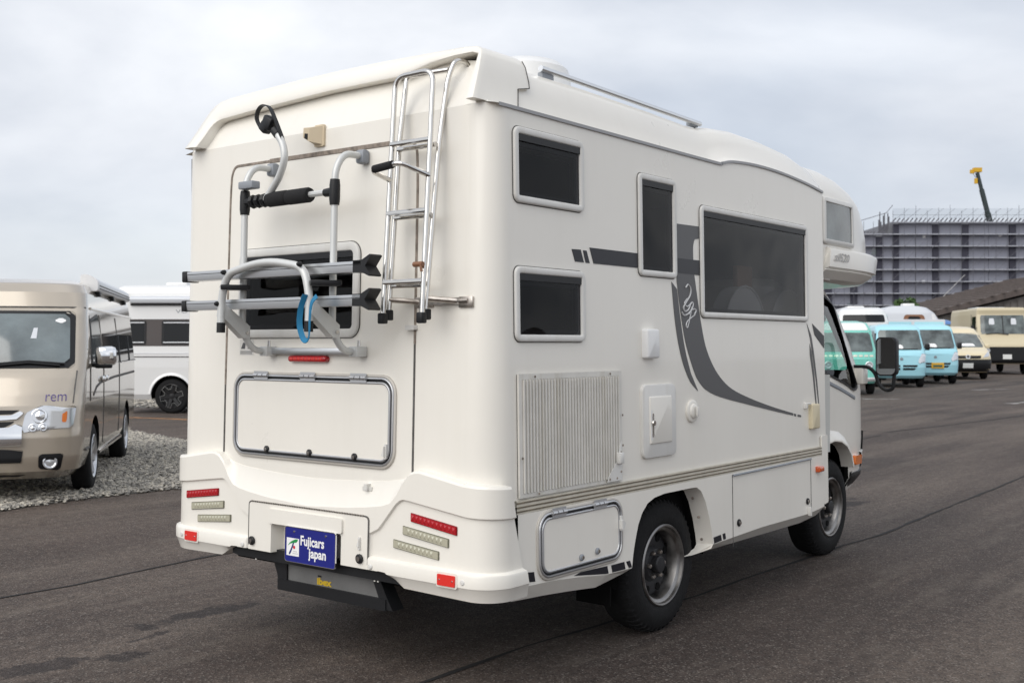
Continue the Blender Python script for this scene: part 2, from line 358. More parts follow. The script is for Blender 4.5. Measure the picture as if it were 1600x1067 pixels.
# gravel bay
gb=MB(); P2=[(-6.72,-9),(-6.62,-2),(-6.62,1.4),(-6.76,2.1),(-6.72,3.3),(-6.8,5.6),(-7.6,6.1),(-11.2,6.55),(-13.5,7.1),(-24,8.6),(-24,-9)]
gb.poly([(x,y,.004) for x,y in P2]); struct(gb.build('gravel_bed','gravel_bed'))
gb=MB(); gb.poly([(x,y,.004) for x,y in [(-14,13.2),(-26,8.6),(-30,12),(-18,18.5)]]); struct(gb.build('gravel_bed','gravel_bed'))
def inpoly(x,y,P):
    r=np.zeros(len(x),bool); n=len(P)
    for i in range(n):
        x1,y1=P[i]; x2,y2=P[i-1]
        c=((y1>y)!=(y2>y))&(x<(x2-x1)*(y-y1)/(y2-y1+1e-12)+x1); r^=c
    return r
def stones(x,y,smin,smax,name):
    n=len(x); base=np.array([(1,0,0),(-1,0,0),(0,1,0),(0,-1,0),(0,0,1),(0,0,-.6),(.62,.62,.5),(-.62,.62,.5),(.62,-.62,.5),(-.62,-.62,.5)])
    fc=np.array([(0,2,6),(2,1,7),(1,3,9),(3,0,8),(4,0,6),(4,6,2),(4,2,7),(4,7,1),(4,1,9),(4,9,3),(4,3,8),(4,8,0),(5,2,0),(5,1,2),(5,3,1),(5,0,3)])
    s=rng.uniform(smin,smax,(n,1,1))*rng.uniform(.65,1.25,(n,1,3)); s[:,:,2]*=.65
    v=base[None]*s*rng.uniform(.75,1.2,(n,10,1)); a=rng.uniform(0,6.28,n); ca,sa=np.cos(a)[:,None],np.sin(a)[:,None]
    X=v[:,:,0]*ca-v[:,:,1]*sa+x[:,None]; Y=v[:,:,0]*sa+v[:,:,1]*ca+y[:,None]; Z=v[:,:,2]+.006+rng.uniform(0,.018,(n,1))
    V=np.stack([X,Y,Z],-1).reshape(-1,3); F=(fc[None]+np.arange(n)[:,None,None]*10).reshape(-1,3)
    me=bpy.data.meshes.new(name); me.from_pydata(V.tolist(),[],F.tolist()); o=bpy.data.objects.new(name,me); COL.objects.link(o); me.materials.append(MATS['stone']); return o
x=rng.uniform(-14,-6.6,95000); y=rng.uniform(-1.5,7.3,95000); k=inpoly(x+rng.normal(0,.05,95000),y+rng.normal(0,.05,95000),P2)
o=stones(x[k],y[k],.011,.028,'gravel'); struct(o,'stuff'); tag(o,'pale loose gravel covering the bay around the champagne van','gravel')
x=rng.uniform(-30,-14,9000); y=rng.uniform(8,18.5,9000); k=inpoly(x,y,[(-14,13.2),(-26,8.6),(-30,12),(-18,18.5)])
o=stones(x[k],y[k],.025,.06,'gravel'); struct(o,'stuff'); tag(o,'strip of loose gravel under the white camper van','gravel')

# ------------------------------------------------------------ motorhome
KR=.027; KS=.015; Z0=.7; CX=-1.05; HW=1.05; RC=.15
def SF(y,z,n=0): return (n-KS*(z-Z0),y,z)
def RF(x,z,n=0): return (x,-n+KR*(z-Z0),z)
def wrap(d,z,n,sg=1):
    a=HW-RC
    if d<=a: X,Y=d,-n
    elif d<a+RC*math.pi/2:
        p=(d-a)/RC; X=a+(RC+n)*math.sin(p); Y=RC-(RC+n)*math.cos(p)
    else: X=HW+n; Y=RC+d-a-RC*math.pi/2
    f=min(1,max(0,(d-a)/(RC*math.pi/2)))
    return (CX+sg*(X-f*KS*(z-Z0)),Y+(1-f)*KR*(z-Z0),z)
def wrapB(d,z,n,sg=1,rc=.085):
    if sg<0: rc=.16
    a=HW-rc
    if d<=a: X,Y=d,-n
    elif d<a+rc*math.pi/2:
        p=(d-a)/rc; X=a+(rc+n)*math.sin(p); Y=rc-(rc+n)*math.cos(p)
    else: X=HW+n; Y=rc+d-a-rc*math.pi/2
    f=min(1,max(0,(d-a)/(rc*math.pi/2)))
    return (CX+sg*(X-f*KS*(z-Z0)),Y+(1-f)*KR*(z-Z0),z)
def SFL(y,z,n=0): return (2*CX-(n-KS*(z-Z0)),y,z)
MH=empty('motorhome','large cream motorhome with rear ladder and bike rack standing on the asphalt','motorhome',(CX,2.4,0))
ZB=.78; ZC=2.43
railc=[(RC,2.424),(.9,2.422),(1.9,2.420),(2.0,2.426),(2.13,2.450),(2.41,2.466),(2.75,2.463),(3.12,2.440),(3.36,2.414)]
railc=[(p.x,p.y) for p in spline([(a,b,0) for a,b in railc],4)]
WINS=[(.169,2.033,.673,2.348,.035),(.166,1.458,.672,1.770,.035),(1.134,1.776,1.490,2.270,.03),(1.742,1.586,3.098,2.174,.035)]
FR=.030
b=MB()
outer=[(RC,ZB),(3.36,ZB)]+railc[::-1]
hol=[rrect(u0+FR*.6,v0+FR*.6,u1-FR*.6,v1-FR*.6,.02) for u0,v0,u1,v1,r in WINS]
b.holes(outer,hol,SF); b.build('side_wall','cream',MH,ang=0)
b=MB(); b.poly([SFL(u,v) for u,v in outer]); b.build('side_wall','cream',MH,ang=0)
zs=[ZB+(ZC-ZB)*i/4 for i in range(5)]
for sg in (1,-1):
    b=MB(); b.grid([[wrap(HW-RC+RC*math.pi/2*k/22,z,0,sg) for k in range(23)] for z in zs]); b.build('wall_corner','cream',MH,ang=25)
RW=(-1.604,1.477,-.766,1.905)
b=MB(); b.holes([(CX-HW+RC,ZB),(CX+HW-RC,ZB),(CX+HW-RC,ZC),(CX-HW+RC,ZC)],[rrect(RW[0]+.02,RW[1]+.02,RW[2]-.02,RW[3]-.02,.03)],RF); b.build('rear_wall','cream',MH,ang=0)
# interior seen through the tinted windows
b=MB(); b.poly([(-.06,.05,.75),(-.06,3.3,.75),(-2.05,3.3,.75),(-2.05,.05,.75)]); b.poly([(-2.04,.06,.75),(-2.04,3.3,.75),(-2.04,3.3,2.4),(-2.04,.06,2.4)]); b.poly([(-.06,3.34,.5),(-2.04,3.34,.5),(-2.04,3.34,2.4),(-.06,3.34,2.4)])
b.build('interior_lining','interior',MH,fix=False)
b=MB(); b.box((-.62,.62,1.6),(.5,.95,1.5),bev=.03); b.build('light_blocker','interior',MH)  # dark box added inside to block light showing through the windows
def seat(y,x):
    m=MB(); o=[(-.30,0)]+[(-.30*math.cos(math.pi*k/14),.50*math.sin(math.pi*k/14)**.75) for k in range(15)]+[(.30,0)]
    m.prism(o,lambda u,v,n:(x+n,y+u,1.29+v),-.05,.05); m.tube([(x+.05,y-.30*math.cos(math.pi*k/14),1.29+.50*math.sin(math.pi*k/14)**.75) for k in range(15)],.008,6)
    m.box((x,y,1.0),(.4,.6,.5)); m.build('bench_seat','seat_grey',MH)
seat(2.62,-.24); seat(3.22,-.24)
b=MB(); b.box((-.35,2.90,1.75),(.03,.20,.36)); b.build('cupboard_panel','wood_brown',MH)
b=MB()
b.grid([[(-.10+.02*math.sin(k*1.3),1.80+.016*k,z) for k in range(9)] for z in (1.6,2.16)]); b.build('curtain','fabric_dark',MH)
def window(u0,v0,u1,v1,r,fn,gl='tint_glass',par=MH,fw=.030):
    m=MB(); loops_frame(m,u0,v0,u1,v1,r,fn,0,[(0,-.002),(0,.009),(.003,.013),(.007,.0145),(fw-.006,.0145),(fw-.003,.013),(fw,.009),(fw,-.01),(fw+.002,-.03)])
    f=m.build('window_frame','frame_white',par,fix=True,ang=50)
    m=MB(); m.poly([fn(a,b2,.003) for a,b2 in rrect(u0+fw-.002,v0+fw-.002,u1-fw+.002,v1-fw+.002,.012)]); m.build('pane',gl,f,fix=False)
    m=MB(); m.prism([(u0+fw,v1-fw-.028),(u1-fw,v1-fw-.028),(u1-fw,v1-fw),(u0+fw,v1-fw)],fn,.0045,.011); m.build('hinge_strip','black_plastic',f)
    m=MB(); loops_frame(m,u0+fw+.004,v0+fw+.004,u1-fw-.004,v1-fw-.03,.02,fn,0,[(0,-.02),(0,-.008),(.016,-.008),(.018,-.02)]); m.build('inner_gasket','black_plastic',f)
    m=MB(); loops_frame(m,u0-.004,v0-.004,u1+.004,v1+.004,r+.004,fn,0,[(0,.0006),(.001,.003),(.006,.003)]); m.build('frame_seal','seal_dark',f)
    return f
for q in WINS: window(*q,SF)
window(*RW,.06,RF,fw=.04)
# rain rail
m=MB(); rp=[(.075,2.424)]+railc
m.grid([[SF(u,v+a,n) for u,v in rp] for a,n in ((-.009,.001),(-.009,.008),(.005,.008),(.007,.0))]); m.build('rain_rail','rail_grey',MH)
# lower trim band with three ridges
m=MB()
m.grid([[SF(u,z,n) for u in (.155,1.2,2.2,3.262)] for z,n in ((.752,.002),(.752,.012),(.808,.012),(.808,.002))]); t=m.build('waist_trim','trim_beige',MH)
for z in (.762,.779,.797):
    m=MB(); m.grid([[SF(u,z+a,n) for u in (.155,1.2,2.2,3.262)] for a,n in ((-.0035,.0121),(-.0025,.0145),(.0025,.0145),(.0035,.0121))]); m.build('trim_rib','trim_line',t)
# ---- decals on the right side
def decal(name,pts,m,fn=SF,n=.0022,par=MH):
    q=MB(); q.prism(pts,fn,.0006,n); return q.build(name,m,par)
decal('black_stripe',[(.607,1.813),(.676,1.812),(.652,1.868),(.583,1.866)],'decal_black')
decal('black_stripe',[(.690,1.812),(.722,1.812),(.698,1.866),(.670,1.866)],'decal_black')
decal('black_stripe',[(.753,1.812),(1.128,1.812),(1.128,1.882),(.722,1.882)],'decal_black')
decal('black_stripe',[(1.497,1.808),(1.737,1.806),(1.737,1.883),(1.497,1.882)],'decal_black',n=.0032)
gs=[(1.500,2.056),(1.500,1.80),(1.505,1.74),(1.528,1.635),(1.553,1.54),(1.588,1.44),(1.665,1.308),(1.72,1.250),(1.80,1.205),(1.95,1.165),(2.25,1.115),(2.6,1.06),(2.87,1.020)]
gt=[(2.875,1.033),(2.6,1.082),(2.3,1.145),(2.08,1.205),(1.95,1.270),(1.86,1.345),(1.79,1.44),(1.745,1.56),(1.715,1.67),(1.69,1.77),(1.675,1.84),(1.672,1.95),(1.69,1.99),(1.737,1.997),(1.737,2.060)]
decal('grey_swoosh',[(p.x,p.y) for p in spline([(a,b,0) for a,b in gs],4)][0:]+[(p.x,p.y) for p in spline([(a,b,0) for a,b in gt[:13]],4)]+gt[13:],'decal_grey')
decal('grey_swoosh',[(2.885,1.017),(2.915,1.012),(2.912,1.026),(2.885,1.031)],'decal_grey'); decal('grey_swoosh',[(2.935,1.010),(2.985,1.004),(2.985,1.016),(2.935,1.023)],'decal_grey')
th=[(1.447,1.760),(1.470,1.60),(1.505,1.46),(1.555,1.345),(1.625,1.255),(1.705,1.205)]; th2=[(1.63,1.30),(1.575,1.42),(1.535,1.56),(1.50,1.725)]
decal('grey_swoosh',[(p.x,p.y) for p in spline([(a,b,0) for a,b in th],4)]+[(p.x,p.y) for p in spline([(a,b,0) for a,b in th2],4)],'decal_grey')
decal('grey_swoosh',[(3.09,1.575),(3.155,1.50),(3.19,1.40),(3.235,1.22),(3.26,1.07),(3.25,1.07),(3.215,1.22),(3.175,1.36),(3.14,1.47)],'decal_grey')
decal('grey_swoosh',[(3.128,1.45),(3.155,1.40),(3.19,1.27),(3.215,1.12),(3.225,1.03),(3.215,1.03),(3.195,1.13),(3.17,1.25),(3.13,1.38)],'decal_grey')
decal('black_stripe',[(3.17,1.575),(3.352,1.50),(3.352,1.42),(3.205,1.505)],'decal_black')
# flowing monogram on the swoosh
m=MB()
def curl(pts,r=.0045): m.tube([SF(u,v,.0035) for u,v,_ in [(p.x,p.y,0) for p in spline([(a,b,0) for a,b in pts],6)]],r,5,flat=(1,1))
curl([(1.585,1.735),(1.61,1.752),(1.635,1.735),(1.63,1.70),(1.585,1.66),(1.56,1.635),(1.575,1.615),(1.61,1.625),(1.635,1.655),(1.66,1.66),(1.65,1.635),(1.61,1.60)])
curl([(1.545,1.61),(1.56,1.595),(1.60,1.60),(1.65,1.625),(1.69,1.625),(1.67,1.60)]); curl([(1.645,1.64),(1.625,1.585),(1.60,1.535),(1.585,1.54),(1.60,1.565),(1.68,1.60)],.0035); curl([(1.60,1.68),(1.57,1.655),(1.60,1.64),(1.64,1.66)],.0035)
m.build('monogram','decal_silver',MH)
# ---- fittings on the right side
def smallbox(name,u0,v0,u1,v1,d,m,fn=SF,r=.012,par=MH):
    q=MB(); loops_frame(q,u0,v0,u1,v1,r,fn,0,[(0,-.002),(0,d*.75),(d*.12,d*.93),(d*.3,d)],4); q.poly([fn(a,b2,d) for a,b2 in rrect(u0+d*.3,v0+d*.3,u1-d*.3,v1-d*.3,max(r-d*.3,.004),4)]); return q.build(name,m,par,weld=True,ang=40)
smallbox('porch_lamp',1.160,1.379,1.273,1.521,.035,'white')
hh=smallbox('filler_hatch',1.137,.898,1.452,1.253,.016,'frame_white',r=.035)
smallbox('hatch_door',1.195,.965,1.405,1.195,.022,'cream_smooth',r=.006,par=hh)
q=MB(); q.lathe([(0,.034),(.012,.034),(.015,.028),(.015,.018)],SF(1.215,1.068),(1,0,0),14); q.prism(rrect(1.208,1.0,1.222,1.115,.006,3),SF,.018,.026); q.build('hatch_latch','steel',hh)
q=MB(); q.prism(rrect(1.20,.985,1.215,1.13,.004,3),SF,.0205,.0225); q.build('latch_plate','white',hh)
q=MB(); q.lathe([(.058,0),(.058,.010),(.052,.014),(.040,.014),(.037,.020),(.030,.024),(.012,.024),(0,.024)],SF(1.632,1.105),(1,0,0),24); fl=q.build('water_filler','cream_smooth',MH); q=MB(); q.box((.03,1.632,1.105),(.014,.012,.05),bev=.003); q.build('filler_grip','frame_white',fl); q=MB(); q.lathe([(.0365,.0142),(.0385,.0142)],SF(1.632,1.105),(1,0,0),24); q.build('filler_seam','seal_dark',fl,fix=False)
smallbox('socket_cover',3.10,.925,3.214,1.077,.028,'yellowed',r=.006)
smallbox('hook_catch',3.03,1.052,3.055,1.09,.02,'frame_white',r=.004); q=MB(); q.box((.012,3.065,1.083),(.012,.05,.012),bev=.003); q.build('hook_catch','frame_white',MH)
# ---- ribbed vent grille
GU0,GV0,GU1,GV1=.177,.816,.955,1.324
q=MB(); q.prism(rrect(GU0,GV0,GU1,GV1,.004,2),SF,.0008,.004); gr=q.build('vent_grille','grille_gap_shade',MH)
for (a,b2,c,d) in ((GU0,GV1-.022,GU1,GV1),(GU0,GV0,GU1,GV0+.018),(GU0,GV0+.018,GU0+.022,GV1-.022),(GU1-.018,GV0+.018,GU1,GV1-.022)):
    q=MB(); q.prism([(a,b2),(c,b2),(c,d),(a,d)],SF,.004,.013); q.build('grille_border','grille_white',gr)
N=34
for k in range(N):
    u=GU0+.022+(GU1-GU0-.040)*(k+.15)/N; du=(GU1-GU0-.040)/N*.56
    q=MB(); z0,z1=GV0+.0185,GV1-.0225
    q.grid([[SF(u+a,z,n) for z in (z0,z1)] for a,n in ((0,.0042),(du*.12,.019),(du*.85,.019),(du,.0042))]); q.build('slat','grille_white',gr)
q=MB(); q.prism([(GU1-.017,GV0+.005),(GU1-.017,1.0),(GU1-.04,.965),(GU1-.045,.92),(GU1-.13,.845),(GU1-.14,GV0+.005)],SF,.0195,.0215); gp=q.build('corner_patch','frame_white',gr)
q=MB(); q.box(SF(GU1-.045,.925,.03),(.025,.035,.05),bev=.004); q.build('patch_clip','frame_white',gr)
for (u,v) in ((GU0+.1,GV1-.011),(GU0+.67,GV1-.011),(GU1-.008,1.12),(GU1-.008,.98),(GU0+.01,.98),(GU0+.12,GV0+.009),(GU1-.12,.833),(GU1-.06,.833),(GU1-.025,.86),(GU1-.025,.9),(GU1-.025,.95)): 
    q=MB(); q.lathe([(.006,.0216),(.005,.0235),(0,.024)],SF(u,v),(1,0,0),8); q.build('screw','seal_brown',gr)
# ---- lower skirt: rear piece with wheel arch, long front locker, chamfered foot
sk=.014
arch=[(1.010,.34),(1.022,.40),(1.036,.46),(1.058,.53),(1.085,.595),(1.12,.645),(1.17,.685),(1.235,.706),(1.33,.716),(1.60,.716),(1.655,.713),(1.70,.69),(1.745,.63),(1.785,.54),(1.812,.45),(1.822,.40),(1.80,.38)]
def foot(u):
    return float(np.interp(u,[.15,.26,.5,.8,1.03,1.82,2.05,3.05,3.30],[.455,.452,.440,.404,.400,.398,.415,.412,.43]))
b=MB()
out2=[(.16,foot(.16)),(.4,foot(.4)),(.6,foot(.6)),(.8,foot(.8)),(1.024,foot(1.024))]+arch[2:16]+[(1.822,foot(1.82)),(2.4,foot(2.4)),(3.05,foot(3.05)),(3.29,foot(3.29)),(3.272,.60),(3.262,.751),(.16,.751)]
b.holes(out2,[],lambda u,v,n:SF(u,v,sk))
us=[.16,.4,.6,.8,1.024]; b.grid([[SF(u,foot(u),sk) for u in us],[SF(.16,.392,-.03),SF(.4,.378,-.03),SF(.6,.362,-.03),SF(.78,.345,-.03),SF(1.0,.375,-.02)]])
us=[1.822,2.1,2.4,2.8,3.05,3.29]; b.grid([[SF(u,foot(u),sk) for u in us],[SF(1.70,.352,-.045)]+[SF(u,foot(u)-.062,-.045) for u in us[1:]]])
b.grid([[SF(u,.7511,n) for u in (.16,1.6,3.262)] for n in (sk,0)])
# front return of the skirt, hidden left side mirrored as a plain panel
b.grid([[SF(3.29,foot(3.29),sk),SF(3.272,.60,sk),SF(3.262,.751,sk)],[SF(3.285,foot(3.29)-.03,-.2),SF(3.272,.60,-.2),SF(3.262,.751,-.2)]])
b.build('side_skirt','cream',MH,weld=True,fix=False,ang=0)
b=MB(); b.poly([SFL(u,v,sk) for u,v in ((.16,.36),(1.0,.36),(1.1,.70),(1.8,.70),(1.85,.36),(3.3,.36),(3.3,.78),(.16,.78))]); b.build('side_skirt','cream',MH,ang=0)
# arch lip: wide return flange with screws
m=MB()
m.grid([[SF(u,v,sk) for u,v in arch[10:]]+[SF(1.70,.352,-.045)],[SF(u-.02,v-.006,-.075) for u,v in arch[10:]]+[SF(1.66,.345,-.08)]]); m.grid([[SF(u,v,sk) for u,v in arch[1:11]],[SF(u+.004,v-.008,-.05) for u,v in arch[1:11]]])
ar=m.build('arch_flange','cream_smooth',MH,fix=False)
for u,v in ((1.70,.655),(1.76,.55),(1.79,.43)):
    m=MB(); m.lathe([(.008,0),(.006,.004),(0,.005)],SF(u-.012,v-.004,-.03),(.2,-1,.2),8); m.build('screw','seal_brown',ar)
# wheel house and underbody
m=MB(); m.grid([[SF(u,v,n) for u,v in [(1.0,.3)]+arch[1:16]+[(1.83,.34)]] for n in (-.051,-.5)]); m.poly([SF(u,v,-.5) for u,v in [(.95,.25),(.95,.78),(1.95,.78),(1.95,.25)]]); m.build('wheel_house','dark_under',MH,fix=False)
m=MB(); m.box((CX,1.72,.63),(1.85,3.1,.22)); m.box((CX,4.0,.62),(1.0,1.3,.2)); m.box((CX-.4,2.4,.46),(.12,3.9,.14)); m.box((CX+.4,2.4,.46),(.12,3.9,.14)); m.box((CX,1.465,.34),(1.5,.14,.14)); m.box((CX,4.05,.34),(1.3,.1,.1)); m.box((CX+.55,2.6,.50),(.45,.8,.3)); m.box((CX,.62,.50),(1.5,.9,.26)); m.box((CX,2.55,.45),(1.5,1.5,.26)); m.box((CX-.5,2.5,.40),(.5,1.2,.3)); m.box((-.16,2.4,.55),(.05,1.6,.30)); m.box((-.16,.6,.55),(.05,.8,.3)); m.build('underbody','dark_under',MH)  # underbody, with extra low boxes added to block light beneath the vehicle
m=MB(); m.box((-.23,1.07,.36),(.20,.012,.34),bev=.004); m.build('mud_flap','dark_under',MH)
# skirt locker door with aluminium frame
def framed_hatch(name,u0,v0,u1,v1,r,fn,n,hinges,top):
    q=MB(); loops_frame(q,u0,v0,u1,v1,r,fn,0,[(0,n-.002),(0,n+.005),(.002,n+.007),(.010,n+.007),(.011,n+.003)]); f=q.build(name,'frame_warm',MH,ang=50)
    q=MB(); loops_frame(q,u0,v0,u1,v1,r,fn,0,[(.0108,n+.002),(.012,n+.009),(.015,n+.011),(.019,n+.011),(.021,n+.008),(.0215,n+.002)]); q.build('outer_profile','alu_satin',f,ang=50)
    q=MB(); loops_frame(q,u0,v0,u1,v1,r,fn,0,[(.021,n+.0015),(.022,n+.004),(.031,n+.004),(.032,n+.0015)]); q.build('rubber_seal','black_plastic',f)
    q=MB(); loops_frame(q,u0,v0,u1,v1,r,fn,0,[(.031,n+.002),(.032,n+.009),(.034,n+.011),(.040,n+.011),(.042,n+.009),(.0425,n+.003)]); q.build('door_frame','alu_satin',f,ang=50)
    q=MB(); q.poly([fn(a,b2,n+.007) for a,b2 in rrect(u0+.042,v0+.042,u1-.042,v1-.042,max(r-.042,.01),6)]); d=q.build('door_panel','cream',f)
    for (hu,hv) in hinges:
        q=MB()
        for a in (-.036,0,.036): q.tube([fn(hu+a-.015,hv,n+.013),fn(hu+a+.015,hv,n+.013)],.010,8)
        q.prism([(hu-.05,hv-.022),(hu+.05,hv-.022),(hu+.05,hv+.02),(hu-.05,hv+.02)],fn,n+.0115,n+.0135); q.build('hinge','alu_satin',f)
    return f,d
# locker corners are level within 2 cm, drawn as a slightly sheared frame
LK=lambda u,v,n=0: SF(u,v+.012*(u-.3)/.65*0,n)
lf,ld=framed_hatch('skirt_locker',.280,.452,.940,.749,.085,SF,sk+.001,[(.43,.733),(.745,.733)],True)
def knob(u,v,fn,n,par,r=.015,mt='grey_plastic',name='lock'):
    ax=Vector(fn(u,v,n+1))-Vector(fn(u,v,n)); q=MB(); q.lathe([(r,0),(r,.006),(r*.8,.009),(0,.009)],fn(u,v,n),ax,14); o=q.build(name,mt,par)
    q=MB(); q.lathe([(r*.55,.0085),(r*.55,.013),(0,.0135)],fn(u,v,n),ax,10); q.build(name+'_core','steel',par); return o
knob(.595,.515,SF,sk+.009,lf); knob(.72,.525,SF,sk+.009,lf)
q=MB(); q.prism(rrect(.905,.59,.918,.66,.004,3),SF,sk+.009,sk+.02); q.prism([(.90,.60),(.915,.60),(.93,.625),(.915,.64),(.90,.64)],SF,sk+.009,sk+.03); q.build('catch','frame_white',lf)
# long locker panel on front skirt: recessed joint lines and drip rail
for a in ([(2.045,.355),(2.049,.355),(2.049,.742),(2.045,.742)],[(3.083,.40),(3.087,.40),(3.087,.742),(3.083,.742)]):
    decal('panel_joint',a,'seal_dark',lambda u,v,n:SF(u,v,sk+n))
q=MB(); q.tube([SF(2.05,.738,sk+.006),SF(3.08,.745,sk+.006)],.006,8); q.build('drip_rail','grey_plastic',MH)
smallbox('side_marker',3.16,.655,3.235,.69,.03,'orange_side',lambda u,v,n:SF(u,v,sk+n),r=.005)
q=MB(); q.prism(rr4([(3.292,.44),(3.358,.45),(3.358,.875),(3.265,.872),(3.264,.62)],.012,3),SF,.004,.0135); q.build('skirt_tab','cream',MH)
knob(2.115,.475,SF,sk,MH,.02,'black_plastic','locker_lock'); knob(3.03,.49,SF,sk,MH,.02,'black_plastic','locker_lock'); q=MB(); q.prism(rrect(3.035,.40,3.05,.455,.004,3),SF,sk+.0005,sk+.02); q.build('catch','frame_white',MH)
DS=lambda u,v,n:SF(u,v,sk+n)
for a in ([(.226,.468),(.270,.463),(.262,.504),(.219,.509)],[(.55,.441),(.80,.409),(.822,.408),(.812,.443),(.68,.447),(.60,.449)],[(.855,.407),(.965,.405),(.955,.440),(.845,.441)],[(.995,.405),(1.021,.405),(1.005,.438),(.972,.438)],[(1.833,.402),(1.916,.406),(1.905,.438),(1.826,.434)],[(1.935,.407),(1.962,.408),(1.955,.440),(1.926,.439)]):
    decal('black_stripe',a,'decal_black',DS)

# ---- roof shell
def sect(zr,ze,zc,k=1.):
    h=ze-zr
    sm=[(-.026,zr),(-.062,zr+.35*h),(-.115,zr+.72*h),(-.165,zr+.93*h),(-.215,ze+.004),(-.30,ze+.014),(-.5,ze+.55*(zc-ze)+.004),(-.75,ze+.88*(zc-ze)),(CX,zc)]
    sp=[(-.026,zr),(-.080,zr+.010),(-.106,zr+.40*h),(-.138,zr+.80*h),(-.178,ze-.004),(-.27,ze+.012),(-.5,ze+.55*(zc-ze)+.004),(-.75,ze+.88*(zc-ze)),(CX,zc)]
    base=[(a[0]*k+b2[0]*(1-k),a[1]*k+b2[1]*(1-k)) for a,b2 in zip(sm,sp)]
    return base+[(2*CX-x,z) for x,z in base[-2::-1]]
st=[(.0,2.424,2.640,2.685,0),(.35,2.424,2.648,2.692,0),(.9,2.424,2.650,2.695,0),(1.5,2.422,2.640,2.69,0),(1.85,2.422,2.630,2.685,.1),(2.0,2.428,2.632,2.685,.2),(2.13,2.452,2.655,2.695,.35),(2.41,2.468,2.675,2.708,.55),(2.75,2.465,2.672,2.705,.75),(3.12,2.442,2.645,2.685,.95),(3.36,2.414,2.60,2.655,1)]
rows=[]
for i,(y,zr,ze,zc,kk) in enumerate(st):
    sc=sect(zr,ze,zc,kk)
    rows.append([(x,y+(.047+(z-2.424)*.55 if i==0 else 0),z) for x,z in sc])
m=MB(); m.grid(rows); m.build('roof_shell','cream',MH,weld=True,fix=False,ang=40)
# raked panel between the rear wall crease and the roof
m=MB(); tp=rows[0]
lo=[(CX+HW-RC+.0,RF(0,ZC)[1],ZC),(CX-HW+RC,RF(0,ZC)[1],ZC)]
cr=[wrap(HW-RC+RC*math.pi/2*k/10,ZC,0,1) for k in range(11)]; cl=[wrap(HW-RC+RC*math.pi/2*k/10,ZC,0,-1) for k in range(11)]
n_=len(tp); low=[]
for k,(x,y,z) in enumerate(tp):
    f=(x-tp[0][0])/(tp[-1][0]-tp[0][0])
    if f<.5: low.append(cr[0] if f>.06 else cr[int(round(10*(1-f/.06)))]) 
    else: low.append(cl[0] if f<.94 else cl[int(round(10*((f-.94)/.06)))])
low=[Vector(p) for p in low]
for k in range(n_):
    f=k/(n_-1)
    if low[k]==Vector(cr[0]) or low[k]==Vector(cl[0]): low[k]=Vector((tp[k][0],cr[0][1],ZC))
m.grid([low,[Vector(a).lerp(b2,.5) for a,b2 in zip(low,map(Vector,tp))],[Vector(p) for p in tp]]); m.build('upper_rear_panel','cream',MH,fix=False,ang=60)
# ---- rear spoiler visor
oc=[(-.072,2.437),(-.099,2.53),(-.104,2.548),(-.112,2.575),(-.136,2.645),(-.156,2.676),(-.19,2.697),(-.26,2.708),(-.45,2.716),(-.75,2.728),(CX,2.732)]
ic=[(-.118,2.437),(-.138,2.53),(-.142,2.55),(-.146,2.570),(-.152,2.605),(-.160,2.652),(-.20,2.664),(-.30,2.664),(-.43,2.652),(-.60,2.618),(CX,2.618)]
ic_l=[(-.165,2.437),(-.186,2.50),(-.192,2.52),(-.198,2.535),(-.212,2.555),(-.235,2.570),(-.265,2.578),(-.33,2.582),(-.47,2.592),(-.75,2.606),(CX,2.612)]
dz_=lambda z:.034*max(0,min(1,(2.70-z)/.2))
O=oc+[(2*CX-x+dz_(z),z) for x,z in oc[-2::-1]]; I=ic+[(2*CX-x+dz_(z),z) for x,z in ic_l[-2::-1]]
yr=lambda z:-.012+(z-2.45)*.62
yf=[.265,.30,.385,.392,.398,.40,.40,.40,.40,.40,.40]; YF=yf+yf[-2::-1]
yi=[.13,.15,.16,.16,.17,.2,.21,.21,.21,.21,.21]; YI=yi+yi[-2::-1]
m=MB()
lerp=lambda a,b2,t:(a[0]+(b2[0]-a[0])*t,a[1]+(b2[1]-a[1])*t)
rows=[[(x+(.03 if x<CX else -.03),y+.012,z-(.055 if z>2.66 else .01)) for (x,z),y in zip(O,YF)],[(x,y,z) for (x,z),y in zip(O,YF)],[(x,y,z) for (x,z),y in zip(O,[q-.012 for q in YF])],[(x,yr(z)+.03,z) for x,z in O]]
for t,dy in ((.04,.008),(.10,.0),(.5,-.003),(.86,.0),(.97,.010)): rows.append([(lambda p:(p[0],yr(p[1])+dy,p[1]))(lerp(o_,i_,t)) for o_,i_ in zip(O,I)])
rows.append([(x,yr(z)+.035,z) for x,z in I]); rows.append([(x,max(y,yr(z)+.05),z) for (x,z),y in zip(I,YI)])
m.grid(rows)
for e in (0,-1): m.poly([r[e] for r in rows])
rv=m.build('rear_visor','cream',MH,weld=True,ang=45)
m=MB(); m.tube([(x+.002,y+.003,z) for (x,z),y in list(zip(O,YF))[:6]],.0025,5); m.build('visor_joint','seal_dark',rv)
